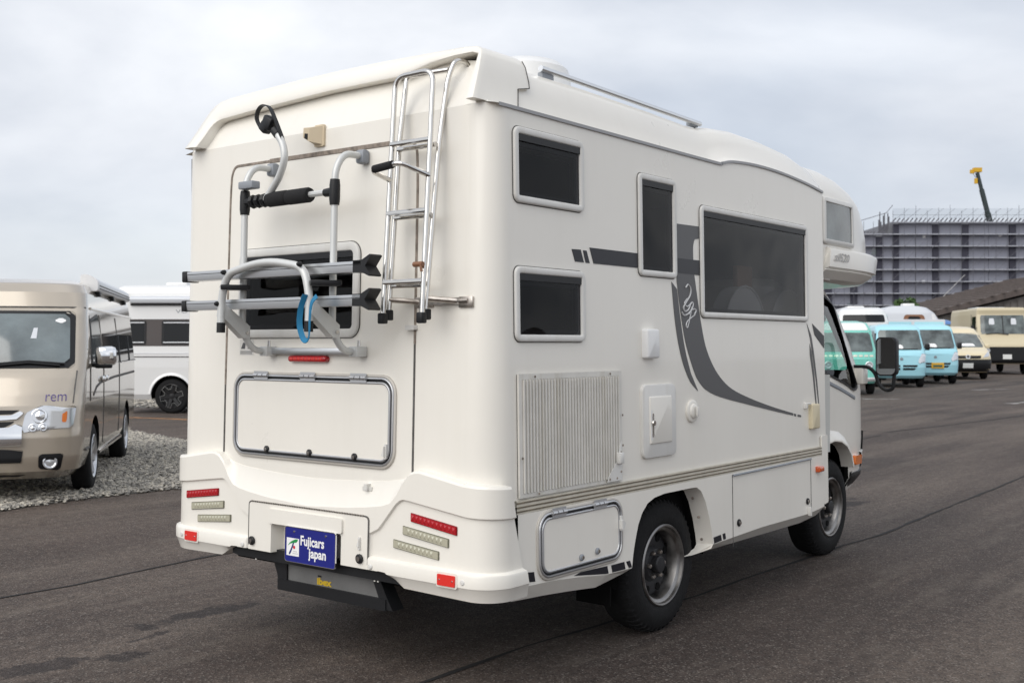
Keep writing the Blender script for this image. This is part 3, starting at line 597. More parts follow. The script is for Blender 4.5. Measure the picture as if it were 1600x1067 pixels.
# awning style rail on the roof edge, plus roof vent dome
m=MB(); m.tube([(-.20,.60,2.692),(-.20,2.08,2.668)],.014,10,flat=(1,1)); rb=m.build('roof_rail','alu',MH)
for y in (.66,2.02):
    m=MB(); m.box((-.215,y,2.664),(.03,.09,.035),bev=.006); m.build('rail_foot','grey_plastic',rb)
m=MB()
m.grid([[(-.66+a*k*math.cos(t),1.12+b2*k*math.sin(t),2.66+h) for t in [2*math.pi*i/28 for i in range(28)]] for k,h,a,b2 in ((1,0,.2,.24),(1.0,.13,.2,.24),(.94,.19,.2,.24),(.75,.225,.2,.24),(.4,.242,.2,.24),(.01,.245,.2,.24))],closeu=True); m.build('roof_vent_dome','white',MH)

# ---- cab over-hang (alcove)
lv=[(1.90,.045,4.85),(2.0,.032,5.10),(2.10,.030,5.18),(2.20,.030,5.16),(2.30,.031,5.08),(2.37,.033,5.00),(2.414,.036,4.93)]
prof=[(x,z) for x,z in sect(2.414,2.60,2.655)[:9]]
for (x,z),F in zip(prof[1:8],[4.80,4.60,4.38,4.18,3.96,3.72,3.52]): lv.append((z,-x,F))
rows=[]
for z,ins,F in lv:
    hw=HW-ins; ya=3.33; r=[]
    a=(F-ya)*.86; p=2.25
    for k in range(4): r.append((CX+hw,ya+(F-a-ya)*k/4,z))
    for k in range(25):
        t=math.pi/2*(1-k/24); r.append((CX+hw*max(0,math.sin(t))**(2/p),F-a+a*max(0,math.cos(t))**(2/p),z))
    r+= [(2*CX-x,y,zz) for x,y,zz in r[-2::-1]]
    rows.append(r)
m=MB(); m.grid(rows); m.poly(rows[-1]); m.poly(rows[0],True); ALV=rows; m.build('cab_overhang','cream',MH,weld=True,ang=40)
# alcove side window (follows the wall), raised frame
def AL(y,z,n=0):
    i=max(j for j in range(len(lv)) if lv[j][0]<=z+1e-6); i=min(i,len(lv)-2); f=(z-lv[i][0])/(lv[i+1][0]-lv[i][0])
    ins=lv[i][1]*(1-f)+lv[i+1][1]*f; F=lv[i][2]*(1-f)+lv[i+1][2]*f; hw=HW-ins; a=(F-3.36)*.86; q=max(0,(y-(F-a))/a); 
    x=hw*(max(0,1-min(1,q)**2.25))**(1/2.25); return (CX+x+n,y,z)
def patchgrid(u0,u1,v0,v1,fn,n,nu=10,nv=6): return [[fn(u0+(u1-u0)*i/nu,v0+(v1-v0)*j/nv,n) for i in range(nu+1)] for j in range(nv+1)]
m=MB(); loops_frame(m,3.37,2.088,3.90,2.392,.03,AL,0,[(0,-.01),(0,.012),(.006,.018),(.030,.018),(.034,.012),(.034,.002)]); f=m.build('overhang_window_frame','frame_white',MH,ang=50)
m=MB(); m.grid(patchgrid(3.40,3.87,2.118,2.362,AL,.008)); m.build('pane','glass_grey',f,fix=False)
# bumper-like lower fairing of the overhang
lvb=[(1.862,-.16,4.75),(1.872,-.05,4.92),(1.905,-.018,5.02),(1.925,.0,5.06),(1.935,-.006,5.07),(1.945,.012,5.09),(2.05,.020,5.12),(2.062,.016,5.11),(2.072,.0,5.09),(2.075,-.05,5.03)]
rows=[]
for z,o_,F in lvb:
    hw=HW+o_-.02; ya=3.44 if z>1.94 else 3.40; a=(F-ya)*.80; p=2.6; r=[]
    for k in range(5): r.append((CX+hw,ya+(F-a-ya)*k/5,z))
    for k in range(25):
        t=math.pi/2*(1-k/24); r.append((CX+hw*max(0,math.sin(t))**(2/p),F-a+a*max(0,math.cos(t))**(2/p),z))
    r+=[(2*CX-x,y,zz) for x,y,zz in r[-2::-1]]; rows.append(r)
m=MB(); m.grid(rows); m.poly(rows[0],True); m.poly([r[0] for r in rows]+[(CX+.7,3.44,2.07),(CX+.7,3.40,1.87)]); fb=m.build('overhang_fairing','cream',MH,ang=35)
text('model_badge','zil520',.075,'decal_grey2',fb,lambda a,b2,n:(CX+HW+.0025,3.50+a,1.985+b2),bold=.001,shear=.3,sx=1.35)
m=MB(); m.box((-.13,3.50,1.875),(.12,.22,.04),bev=.01); m.build('underside_lamp','steel_rust',MH)
# ---- rear bumper
def ip(d,xs,ys): return float(np.interp(d,xs,ys))
aE=HW-.085; DE=aE+.085*math.pi/2
def bump_rows(d):
    zj=ip(d,[0,.14,.33,.48,.573,.61,.64,.67,.70,.93,DE+.2],[.838,.841,.850,.861,.876,.893,.912,.923,.924,.888,.868])
    zr_=ip(d,[0,.264,.40,.48,.53,.565,.60,.64,.67,.70,.93,DE+.2],[.720,.735,.750,.762,.778,.815,.868,.905,.914,.915,.879,.859])
    n1=ip(d,[0,.5,.62,.70,DE],[.036,.038,.040,.040,.040])
    l1=ip(d,[0,.40,.405,.46,.56,.585,.605,.64,.95,DE+.2],[.63,.63,.63,.656,.769,.787,.793,.790,.752,.738])
    rec=ip(d,[0,.40,.415,.45],[0,0,.012,.012]) if d>.40 else 0
    l2=.527; lip=ip(d,[.40,.41],[0,.012])
    zb=ip(d,[0,.47,.515,.61,DE+.3],[.478,.480,.478,.424,.410]) if d>.47 else .478
    l1=min(l1,zr_-.012)
    if d<.2365: return [(zj,-.012),(zj,.002),(zj-.2*(zj-zr_)-.001,.006),(zr_+.006,n1-.006),(zr_-.004,n1),(.63,n1),(.622,n1),(.6165,n1-.004),(.616,-.03),(.60,-.03),(.58,-.03),(.54,-.03),(.50,-.03),(.478,-.05)]
    return [(zj,-.012 if d<.85 else -.07),(zj,.002),(zj-.2*(zj-zr_)-.001,.006 if d<.6 else n1*.5),(zr_+.006,n1-.006),(zr_-.004,n1),(max(l1+.004,.0),n1),(l1-.004,n1-rec),(l2+.010,n1-rec+.001),(l2+.002,n1+lip-.003),(l2-.006,n1+lip),(max(l2-.052,zb+.004),n1+lip-.001),(max(l2-.058,zb+.003),n1+lip-.006),(zb+.001,n1-.012),(zb,-.05)]
ds=sorted(set([round(x,4) for x in list(np.linspace(0,aE,56))+[.2364,.2366,.2372,.398,.404,.408,.414,.452,.56,.585,.605,.64,.67,.70,.47,.478,.515,.61]+list(np.linspace(aE,DE,14))+[DE+.004,DE+.006]]))
rows=[]
for sg in (-1,1):
    for d in (ds[::-1] if sg<0 else ds[1:]):
        rows.append([wrapB(d+(max(0,.86-z)*.24 if d>DE+.005 else 0),z,n,sg) for z,n in bump_rows(d)])
m=MB(); m.grid(rows)
for e_ in (0,-1): m.poly(rows[e_])
bp_=m.build('rear_bumper','cream',MH,fix=True,ang=28)
BF=lambda x,z,n=0: RF(x,z,n)
# bumper hatch with number plate recess
hx0,hx1=-1.446,-.645
q=MB()
hol=[(-1.284,.4775),(-.812,.4775),(-.812,.615),(-1.284,.615)]
q.holes([(hx0,.480),(-1.284,.480),(-1.284,.605),(-1.274,.615),(-.822,.615),(-.812,.605),(-.812,.480),(hx1,.480)]+[(hx1,.683),(hx1-.008,.698),(hx1-.025,.704),(hx0+.02,.704),(hx0+.004,.696),(hx0,.68)],[],lambda u,v,n:RF(u,v,.0425))
ed=[(-1.284,.48),(-1.284,.605),(-1.274,.615),(-.822,.615),(-.812,.605),(-.812,.48)]
q.grid([[RF(a,b2,.0425) for a,b2 in ed],[RF(-1.05+(a+1.05)*.93,b2-(.006 if b2>.5 else 0),-.022) for a,b2 in ed]])
q.poly([RF(-1.05+(a+1.05)*.93,b2-(.006 if b2>.5 else 0),-.022) for a,b2 in ed])
bh=q.build('bumper_hatch','cream',MH,fix=False)
q=MB(); q.tube([RF(hx0,.50,.041),*fillet([RF(hx0,.50,.041),RF(hx0,.706,.041),RF(hx1,.706,.041),RF(hx1,.50,.041)],.02)[1:]],.0035,6); q.build('hatch_joint','seal_dark',bh)
q=MB()
for k in range(46): q.tube([RF(hx0+.02+k*.0165,.7075,.0435),RF(hx0+.03+k*.0165,.7075,.0435)],.0042,6)
q.build('hinge','steel_rust',bh)
q=MB(); q.prism(rr4([(-1.296,.617),(-.80,.617),(-.80,.684),(-1.296,.684)],.012),RF,.0427,.053); q.build('plate_hood','cream',bh,ang=50)
knob(-1.415,.522,RF,.046,bh,.021,'black_plastic'); knob(-.690,.522,RF,.046,bh,.021,'black_plastic')
q=MB(); q.prism(rrect(-.70,.56,-.688,.615,.004,3),RF,.043,.05); q.prism([(-.705,.573),(-.69,.573),(-.69,.607)],RF,.043,.055); q.build('catch','frame_white',bh)
q=MB(); q.prism([(-.69,.815),(-.672,.815),(-.672,.842),(-.69,.842)],RF,.004,.03); q.prism(rrect(-.712,.812,-.655,.83,.004,2),RF,.004,.016); q.build('bumper_catch','frame_white',MH)
# number plate
q=MB(); q.prism(rrect(-1.160,.462,-.829,.6165,.012),RF,.055,.060); pl=q.build('number_plate','plate_blue',MH)
q=MB(); loops_frame(q,-1.163,.459,-.826,.6195,.014,RF,0,[(0,.054),(0,.0615),(.003,.0615),(.003,.054)]); q.build('plate_rim','chrome',pl)
q=MB(); q.prism([(-1.150,.488),(-1.066,.488),(-1.066,.568),(-1.150,.568)],RF,.0602,.0609); q.build('emblem_card','paper_white',pl)
def pr(name,pts,mt): q=MB(); q.poly([RF(a,b2,.0613) for a,b2 in pts]); return q.build(name,mt,pl,fix=False)
pr('emblem_mark',[(-1.142,.531),(-1.126,.541),(-1.105,.547),(-1.085,.549),(-1.073,.560),(-1.076,.566),(-1.092,.564),(-1.112,.556),(-1.130,.545)],'green_print')
pr('emblem_mark',[(-1.108,.548),(-1.099,.548),(-1.105,.530),(-1.121,.499),(-1.129,.492),(-1.135,.497),(-1.125,.512),(-1.114,.532)],'navy_print')
pr('emblem_mark',[(-1.098+.008*math.cos(k*.628),.527+.008*math.sin(k*.628)) for k in range(10)],'red_print')
for zz,wd_ in ((.507,.026),(.498,.036)):
    pr('emblem_caption',[(-1.094-wd_*.4,zz),(-1.094+wd_*.6,zz),(-1.094+wd_*.6,zz+.004),(-1.094-wd_*.4,zz+.004)],'decal_silver')
text('plate_lettering','Fujicars',.060,'paper_white',pl,lambda a,b2,n:RF(-1.058+a,.5435+b2,.0615),bold=.0017,sx=.87)
text('plate_lettering','japan',.060,'paper_white',pl,lambda a,b2,n:RF(-.999+a,.4935+b2,.0615),bold=.0017,sx=.92)
q=MB()
for x in (-1.10,-.89): q.lathe([(.006,0),(.005,.003),(0,.0035)],RF(x,.598,.060),(0,-1,0),8)
q.build('bolts','steel',pl)
# lamps: three slanted bars each side
def lampbar(x0,x1,z0,z1,h,mt,inner):
    c=[(x0,z0-h),(x1,z1-h),(x1,z1),(x0,z0)]
    q=MB(); q.prism(rr4([(c[0][0]-.004,c[0][1]-.003),(c[1][0]+.004,c[1][1]-.003),(c[2][0]+.004,c[2][1]+.003),(c[3][0]-.004,c[3][1]+.003)],.004,2),RF,.026,.0325); hs=q.build('lamp_housing','lens_house' if mt!='red_lens' else 'red_deep',bp_)
    q=MB(); q.prism(c,RF,.0325,.036)
    n=11
    for k in range(n):
        if not (inner[0]<=k<inner[1]): continue
        t0=(k+.15)/n; t1=(k+.85)/n
        P=lambda t,e:(x0+(x1-x0)*t,z0+(z1-z0)*t-h*e)
        a=[P(t0,.85),P(t1,.85),P(t1,.15),P(t0,.15)]; cc=P((t0+t1)/2,.5)
        v=[RF(*p,.0362) for p in a]+[RF(*cc,.040)]
        q.add(v,[(0,1,4),(1,2,4),(2,3,4),(3,0,4)])
    return q.build('lamp_lens',mt,bp_,ang=10,fix=False)
for sg in (1,-1):
    for k,(xi,xo,zi,zo,h,mt,inr) in enumerate([(-.402,-.153,.742,.709,.031,'red_lens',(0,11)),(-.446,-.196,.684,.655,.031,'clear_lens',(1,10)),(-.500,-.248,.622,.598,.030,'clear_lens',(1,10))]):
        if sg>0: lampbar(xi,xo,zi,zo,h,mt,inr)
        else: lampbar(2*CX-xo,2*CX-xi,zo,zi,h,mt,inr)
    xa,xb=(-.228,-.134) if sg>0 else (-1.922,-1.828)
    q=MB(); q.prism(rrect(xa-.008,.466,xb+.008,.528,.008,3),RF,.045,.0545); rs=q.build('reflector_seat','cream',bp_)
    q=MB(); q.prism(rrect(xa,.474,xb,.519,.004,2),RF,.0546,.0600); q.build('reflector','red_refl',bp_)
    q=MB()
    for x in (xa+.012,xb-.012): q.lathe([(.004,0),(.003,.003),(0,.0032)],RF(x,.497,.060),(0,-1,0),8)
    q.build('reflector_screw','chrome',bp_)
    for x in ((xb+.035,-.62) if sg>0 else (xa-.035,-1.48)):
        q=MB(); q.lathe([(.012,.0),(.012,.002),(.009,.005),(0,.006)],RF(x,.497,.050),(0,-1,0),14); q.build('bolt_cap','frame_white',bp_)
# black valance, towing box
q=MB(); q.prism([(-1.56,.432),(-.50,.432),(-.40,.42),(-.40,.49),(-1.60,.49),(-1.60,.44)],RF,-.03,.012); va=q.build('valance','black_plastic',MH)
for x in (-1.43,-.635,-.615):
    q=MB(); q.box((x,-.014,.452),(.008,.004,.055)); q.build('valance_clip','frame_white',va)
HB=lambda u,v,n=0:(u,.04-n,v)
q=MB(); q.prism([(-1.25,.345),(-.645,.345),(-.685,.43),(-1.25,.43)],HB,0,.01); tb=q.build('tow_box','tow_grey',MH)
q=MB(); q.prism([(-1.31,.295),(-.60,.295),(-.60,.345),(-1.31,.345)],HB,-.04,.025); q.prism([(-1.345,.43),(-1.315,.36),(-1.315,.30),(-1.25,.30),(-1.25,.43)],HB,-.05,.02); q.prism([(-.685,.43),(-.645,.345),(-.645,.30),(-.56,.30),(-.60,.36),(-.64,.43)],HB,-.05,.02); q.build('tow_frame','black_plastic',tb)
text('box_sticker','ibex',.042,'yellow_print',tb,lambda a,b2,n:HB(-1.05+a,.352+b2,.0118),bold=.002,sx=1.3); 
q=MB(); q.poly([HB(a,b2,.0115) for a,b2 in ((-1.045,.385),(-1.02,.385),(-1.02,.393),(-1.045,.393))]); q.build('box_sticker','black_plastic',tb,fix=False)

# ---- rear wall fittings
def seam(name,pts,wd,m):
    P=fillet(pts,.10,8); rows=[[],[],[],[]]
    for i,p in enumerate(P):
        t=(P[min(i+1,len(P)-1)]-P[max(i-1,0)]).normalized(); nx,nz=-t.z,t.x
        ww=wd(i/len(P)) if callable(wd) else wd
        for k,(o_,h) in enumerate(((-.5,.0006),(-.4,.003),(.4,.003),(.5,.0006))): rows[k].append(RF(p.x+nx*ww*o_,p.z+nz*ww*o_,h))
    q=MB(); q.grid(rows); return q.build(name,m,MH)
seam('door_seal',[(-1.700,0,.92),(-1.700,0,1.25)],.011,'seal_dark'); seam('door_seal',[(-1.700,0,1.2505),(-1.692,0,2.16),(-1.685,0,2.28),(-1.66,0,2.322),(-1.40,0,2.322)],.013,'seal_brown'); seam('door_seal',[(-1.3995,0,2.322),(-.57,0,2.318)],.022,'seal_brown'); seam('door_seal',[(-.5695,0,2.318),(-.44,0,2.318),(-.43,0,2.15),(-.43,0,1.45)],.014,'seal_brown'); seam('door_seal',[(-.43,0,1.4495),(-.429,0,.90)],.011,'seal_dark')
rh,rd=framed_hatch('rear_hatch',-1.628,.908,-.528,1.316,.085,RF,.002,[(-1.415,1.300),(-1.084,1.300),(-.753,1.300)],True)
for x in (-1.365,-1.066,-.771): knob(x,.952,RF,.009,rh,.017,'black_plastic')
q=MB(); q.prism(rrect(-.582,.955,-.570,1.02,.004,3),RF,.009,.02); q.prism([(-.59,.97),(-.575,.965),(-.575,1.01)],RF,.009,.03); q.build('catch','frame_white',rh)
q=MB(); loops_frame(q,-1.213,1.366,-.955,1.396,.014,RF,0,[(0,0),(0,.02),(.004,.026),(.008,.028)],4); q.poly([RF(a,b2,.028) for a,b2 in rrect(-1.205,1.374,-.963,1.388,.006,4)]); bl=q.build('brake_lamp','red_lens',MH,weld=True)
q=MB()
for k in range(9):
    x=-1.195+k*.0245; v=[RF(x,1.375,.0285),RF(x+.02,1.375,.0285),RF(x+.02,1.387,.0285),RF(x,1.387,.0285),RF(x+.01,1.381,.032)]; q.add(v,[(0,1,4),(1,2,4),(2,3,4),(3,0,4)])
q.build('lamp_cell','red_refl',bl,fix=False,ang=10)
# reversing camera
q=MB(); a=[(-1.125,2.375),(-1.015,2.365),(-1.01,2.452),(-1.06,2.452),(-1.12,2.425)]
q.prism(rrect(-1.075,2.352,-1.012,2.452,.006,2),RF,.0,.012)
q.add([RF(-1.068,2.36,.012),RF(-1.02,2.36,.012),RF(-1.02,2.445,.012),RF(-1.068,2.445,.012), RF(-1.098,2.392,.060),RF(-1.060,2.372,.060),RF(-1.055,2.432,.060),RF(-1.095,2.436,.060)],[(0,1,5,4),(1,2,6,5),(2,3,7,6),(3,0,4,7),(4,5,6,7)]); cm=q.build('rear_camera','camera_tan',MH,ang=20)
q=MB(); q.poly([RF(-1.088,2.388,.0615),RF(-1.066,2.378,.0615),RF(-1.064,2.406,.0615),RF(-1.086,2.41,.0615)]); q.build('camera_lens','black_plastic',cm,fix=False)
q=MB(); q.prism(rrect(-.465,1.508,-.415,1.528,.004,3),RF,.0,.025); q.build('wall_catch','frame_white',MH)
# info sticker
q=MB(); q.poly([RF(a,b2,.0012) for a,b2 in ((-1.595,1.395),(-1.49,1.395),(-1.49,1.47),(-1.595,1.47))]); sk_=q.build('info_sticker','frame_white',MH,fix=False)
q=MB()
for a in (((-1.585,1.425),(-1.555,1.425),(-1.55,1.455),(-1.57,1.455)),((-1.535,1.425),(-1.52,1.425),(-1.525,1.455)),((-1.512,1.425),(-1.497,1.425),(-1.50,1.455)),((-1.59,1.410),(-1.495,1.410),(-1.495,1.414),(-1.59,1.414)),((-1.59,1.401),(-1.50,1.401),(-1.50,1.405),(-1.59,1.405))): q.poly([RF(x,z,.0018) for x,z in a])
q.build('sticker_print','decal_grey',sk_,fix=False)

# ---- ladder: fixed inner section and folded outer section
P=lambda x,y,z:(x,y,z)
tr=.0112
q=MB()
q.tube(fillet([P(-.285,-.075,1.56),P(-.285,.010,2.27),P(-.285,.066,2.56),P(-.275,.100,2.640),P(-.255,.150,2.640),P(-.235,.195,2.575)],.05),tr,10)
q.tube(fillet([P(-.500,-.067,1.56),P(-.500,-.002,2.30),P(-.500,.045,2.595),P(-.29,.075,2.597)],.03),tr,10)
q.tube(fillet([P(-.485,-.117,1.54),P(-.485,-.040,2.572),P(-.265,-.045,2.572),P(-.265,-.116,1.54)],.06),tr,10)
lad=q.build('ladder','steel',MH,ang=60)
for z in (2.285,1.993,1.705):
    y=-.117+(z-1.54)*.0746
    for (xa,xb,yy,zz) in ((-.485,-.265,y-.004,z),(-.500,-.285,y+.052,z-.012)):
        q=MB(); q.tube([P(xa,yy,zz),P(xb,yy,zz)],.0112,10); q.build('rung','steel',lad)
q=MB(); q.tube(fillet([P(-.485,-.075,2.135),P(-.48,-.19,2.16),P(-.30,-.205,2.175),P(-.262,-.075,2.135)],.035),.011,10); hd=q.build('grab_handle','steel',lad)
q=MB(); q.tube([P(-.455,-.196,2.1635),P(-.345,-.2025,2.1715)],.0165,12); q.build('handle_grip','foam',lad)
for x,y,z in ((-.485,-.117,1.555),(-.265,-.117,1.555),(-.500,-.068,1.57),(-.285,-.068,1.57)):
    q=MB(); q.box(P(x,y,z),(.032,.034,.045),bev=.006); q.build('foot_cap','black_plastic',lad)
q=MB(); q.tube([P(-.50,-.062,1.635),P(-.40,.02,1.625),P(-.36,.02,1.625)],.012,8); q.tube([P(-.285,-.062,1.635),P(-.19,.018,1.625),P(-.13,.018,1.625)],.012,8); q.box(P(-.375,.022,1.623),(.10,.012,.045),bev=.003); q.box(P(-.145,.02,1.62),(.075,.012,.045),bev=.003); q.box(P(-.30,.012,1.625),(.25,.006,.028)); q.build('wall_bracket','steel_rust',lad)
q=MB(); q.add([P(-.30,.14,2.58),P(-.27,.14,2.58),P(-.285,.14,2.50),P(-.30,.17,2.60),P(-.27,.17,2.60),P(-.285,.155,2.51)],[(0,1,2),(3,5,4),(0,3,4,1),(1,4,5,2),(2,5,3,0)]); q.add([P(-.225,.18,2.60),P(-.20,.18,2.60),P(-.21,.17,2.52),P(-.225,.21,2.61),P(-.20,.21,2.61),P(-.21,.19,2.53)],[(0,1,2),(3,5,4),(0,3,4,1),(1,4,5,2),(2,5,3,0)]); q.build('roof_bracket','steel_rust',lad)
q=MB(); q.tube([P(-.29,-.135,1.77),P(-.24,-.135,1.77)],.011,8); q.tube([P(-.25,-.14,1.775),P(-.243,-.14,1.74)],.006,6); q.build('tie_knot','wood_brown',lad)

# ---- bicycle rack
q=MB(); rt=.0155
UX=(-1.352,-.748)
for x in UX:
    q.tube(fillet([RF(x-.00,1.415,.035),RF(x,1.42,.115),RF(x,1.50,.178),RF(x,1.62,.18),RF(x,2.20,.18),RF(x,2.275,.13),RF(x,2.275,.03)],[0,.05,.06,.05,.08,.08,0]),rt,12)
fy=.305
q.tube(fillet([RF(-1.345,1.515,fy),RF(-1.345,1.70,fy),RF(-1.27,1.80,fy),RF(-.83,1.80,fy),RF(-.755,1.70,fy),RF(-.755,1.515,fy)],[0,.06,.12,.12,.06,0]) if False else fillet([RF(-1.345,1.515,fy),RF(-1.345,1.665,fy),RF(-1.305,1.765,fy),RF(-1.05,1.815,fy),RF(-.795,1.775,fy),RF(-.755,1.665,fy),RF(-.755,1.515,fy)],[0,.06,.09,.15,.09,.06,0]),.0175,12)
rk=q.build('bike_rack','alu_paint',MH,ang=60)
for x in (-1.345,-.755):
    q=MB(); q.tube([RF(x,1.50,fy),RF(x,1.545,fy)],.0195,12); q.build('tube_cap','black_plastic',rk)
for z in (1.768,1.630):
    q=MB()
    x0,x1=-1.665,-.490
    q.add([RF(x,z+a,.235+b2) for x in (x0,x1) for a,b2 in ((-.024,-.03),(-.024,.03),(.004,.034),(.020,.034),(.020,.022),(.008,.018),(.008,-.018),(.020,-.022),(.020,-.034),(.004,-.034))],[tuple(range(10))[::-1],tuple(range(10,20))]+[(k,(k+1)%10,10+(k+1)%10,10+k) for k in range(10)])
    q.build('wheel_rail','alu',rk,ang=20)
    q=MB(); q.prism(rrect(x0,z+.005,x1,z+.0075,.001,1),RF,.269,.2702); q.build('rail_groove','black_plastic',rk)
    q=MB(); q.box(RF(x0-.012,z-.002,.235),(.034,.078,.052),bev=.006); q.build('rail_end_cap','black_plastic',rk)
    q=MB(); 
    q.prism([(x1-.045,z-.026),(x1+.005,z-.026),(x1+.050,z-.044),(x1+.056,z-.038),(x1+.026,z),(x1+.058,z+.040),(x1+.052,z+.046),(x1+.005,z+.024),(x1-.045,z+.024)],lambda u,v,n:RF(u,v,.235+n),-.032,.034)
    q.build('rail_end_fork','black_plastic',rk)
for x in (-1.352,-.752):
    q=MB(); q.add([RF(x+e,a,b2) for e in (-.02,.02) for a,b2 in ((1.635,.30),(1.575,.31),(1.475,.185),(1.475,.15),(1.53,.15))],[(0,1,2,3,4),(9,8,7,6,5)]+[(k,(k+1)%5,5+(k+1)%5,5+k) for k in range(5)]); q.build('hinge_plate','alu_paint',rk,ang=20)
    q=MB(); q.tube([RF(x-.03,1.50,.17),RF(x+.03,1.50,.17)],.008,8); q.build('pivot_bolt','steel',rk)
    q=MB(); q.box(RF(x+.03,1.705,.25),(.11,.13,.022),rot=Matrix.Rotation(R(-35),3,'Z'),bev=.004); q.build('strap_clip','black_plastic',rk)
for (x,z) in ((-1.31,1.77),(-.80,1.785),(-1.352,1.63),(-.768,1.645)):
    q=MB(); q.lathe([(.012,0),(.011,.012),(.006,.020),(0,.021)],RF(x,z,fy+.012),(0,-1,0),10); q.build('tube_plug','black_plastic',rk)
q=MB(); q.box(RF(-1.052,1.416,.018),(.64,.036,.030),bev=.003); q.build('wall_bar','alu',rk)
for x in UX:
    q=MB(); q.box(RF(x+.01,1.415,.035),(.055,.06,.045),bev=.004); q.build('bar_shoe','alu_paint',rk)
    q=MB(); q.tube([RF(x+.01,1.43,.03),RF(x+.01,1.465,.03)],.008,8); q.build('bar_bolt','steel',rk)
    q=MB(); q.box(RF(x+.002,2.272,.022),(.052,.044,.062),bev=.012); q.build('wall_mount','grey_plastic',rk)
q=MB(); q.tube([RF(UX[0],2.100,.18),RF(UX[1],2.104,.18)],.0135,10); q.build('cross_bar','alu_paint',rk)
q=MB()
for a,b2 in ((-1.185,-1.05),(-1.048,-.905)): q.tube([RF(a,2.101,.18),RF(a+.01,2.101,.18),RF(b2-.01,2.102,.18),RF(b2,2.102,.18)],[.030,.034,.034,.030],16)
q.build('foam_sleeve','foam',rk)
for x in UX:
    q=MB(); q.tube([RF(x,2.045,.18),RF(x,2.07,.18),RF(x,2.13,.18),RF(x,2.155,.18)],[.021,.024,.024,.021],12); q.tube([RF(x,2.102,.18),RF(x+(.06 if x<CX else -.06),2.102,.18)],[.022,.018],10); q.build('clamp','black_plastic',rk)
q=MB(); q.box(RF(-1.30,2.175,.20),(.10,.05,.035),bev=.006); q.build('clamp_lever','grey_plastic',rk)
q=MB(); q.tube([RF(-1.27,2.10,.185),RF(-1.215,2.10,.185)],[.014,.014],8)
for x in (-1.285,-1.245,-1.205): q.lathe([(0,-.014),(.028,-.012),(.033,0),(.028,.012),(0,.014)],RF(x,2.10,.185),(1,0,.1),8)
q.build('clamp_knob','black_plastic',rk)
hk=spline([RF(-1.195,2.10,.19),RF(-1.155,2.14,.19),RF(-1.095,2.20,.195),RF(-1.058,2.275,.20),RF(-1.075,2.345,.20),RF(-1.13,2.41,.20)],6)
q=MB(); q.tube(hk,.0165,12); q.build('hook_arm','alu_paint',rk)
q=MB(); q.tube([RF(-1.105,2.385,.20),RF(-1.13,2.41,.20)],.021,12); q.box(RF(-1.165,2.445,.20),(.062,.05,.062),rot=Matrix.Rotation(R(30),3,'Y'),bev=.012); q.box(RF(-1.19,2.43,.20),(.05,.045,.05),rot=Matrix.Rotation(R(40),3,'Y'),bev=.010); q.build('hook_head','black_plastic',rk)
sp=spline([RF(-1.225,2.43,.20),RF(-1.255,2.475,.20),RF(-1.245,2.515,.20),RF(-1.21,2.532,.20),RF(-1.165,2.515,.20),RF(-1.125,2.455,.20),RF(-1.085,2.385,.20),RF(-1.070,2.355,.20)],5)
q=MB()
rows=[[],[],[],[]]
for i,p in enumerate(sp):
    t=(sp[min(i+1,len(sp)-1)]-sp[max(i-1,0)]).normalized(); nrm=Vector((-t.z,0,t.x))
    for k,(a,b2) in enumerate(((.0025,-.011),(.0025,.011),(-.0025,.011),(-.0025,-.011))): rows[k].append(p+nrm*a+Vector((0,b2,0)))
q.grid(rows,closev=True); q.build('hook_strap','black_plastic',rk)
# blue webbing loop
sp=spline([RF(-.745,1.655,.335),RF(-.772,1.60,.335),RF(-.778,1.53,.335),RF(-.755,1.475,.336),RF(-.728,1.462,.338),RF(-.712,1.485,.340),RF(-.712,1.56,.338),RF(-.705,1.62,.335),RF(-.685,1.648,.325)],6)
rows=[[],[],[],[]]
for i,p in enumerate(sp):
    t=(sp[min(i+1,len(sp)-1)]-sp[max(i-1,0)]).normalized(); nrm=Vector((-t.z,0,t.x)); tw=.35+1.1*i/len(sp)
    s_=nrm*math.sin(tw)+Vector((0,1,0))*math.cos(tw); k_=t.cross(s_)
    for k,(a,b2) in enumerate(((.0015,-.012),(.0015,.012),(-.0015,.012),(-.0015,-.012))): rows[k].append(p+k_*a+s_*b2)
q=MB(); q.grid(rows,closev=True); tag(q.build('webbing_loop','strap_blue'),'bright blue webbing loop hanging from the folded bike rack','strap')

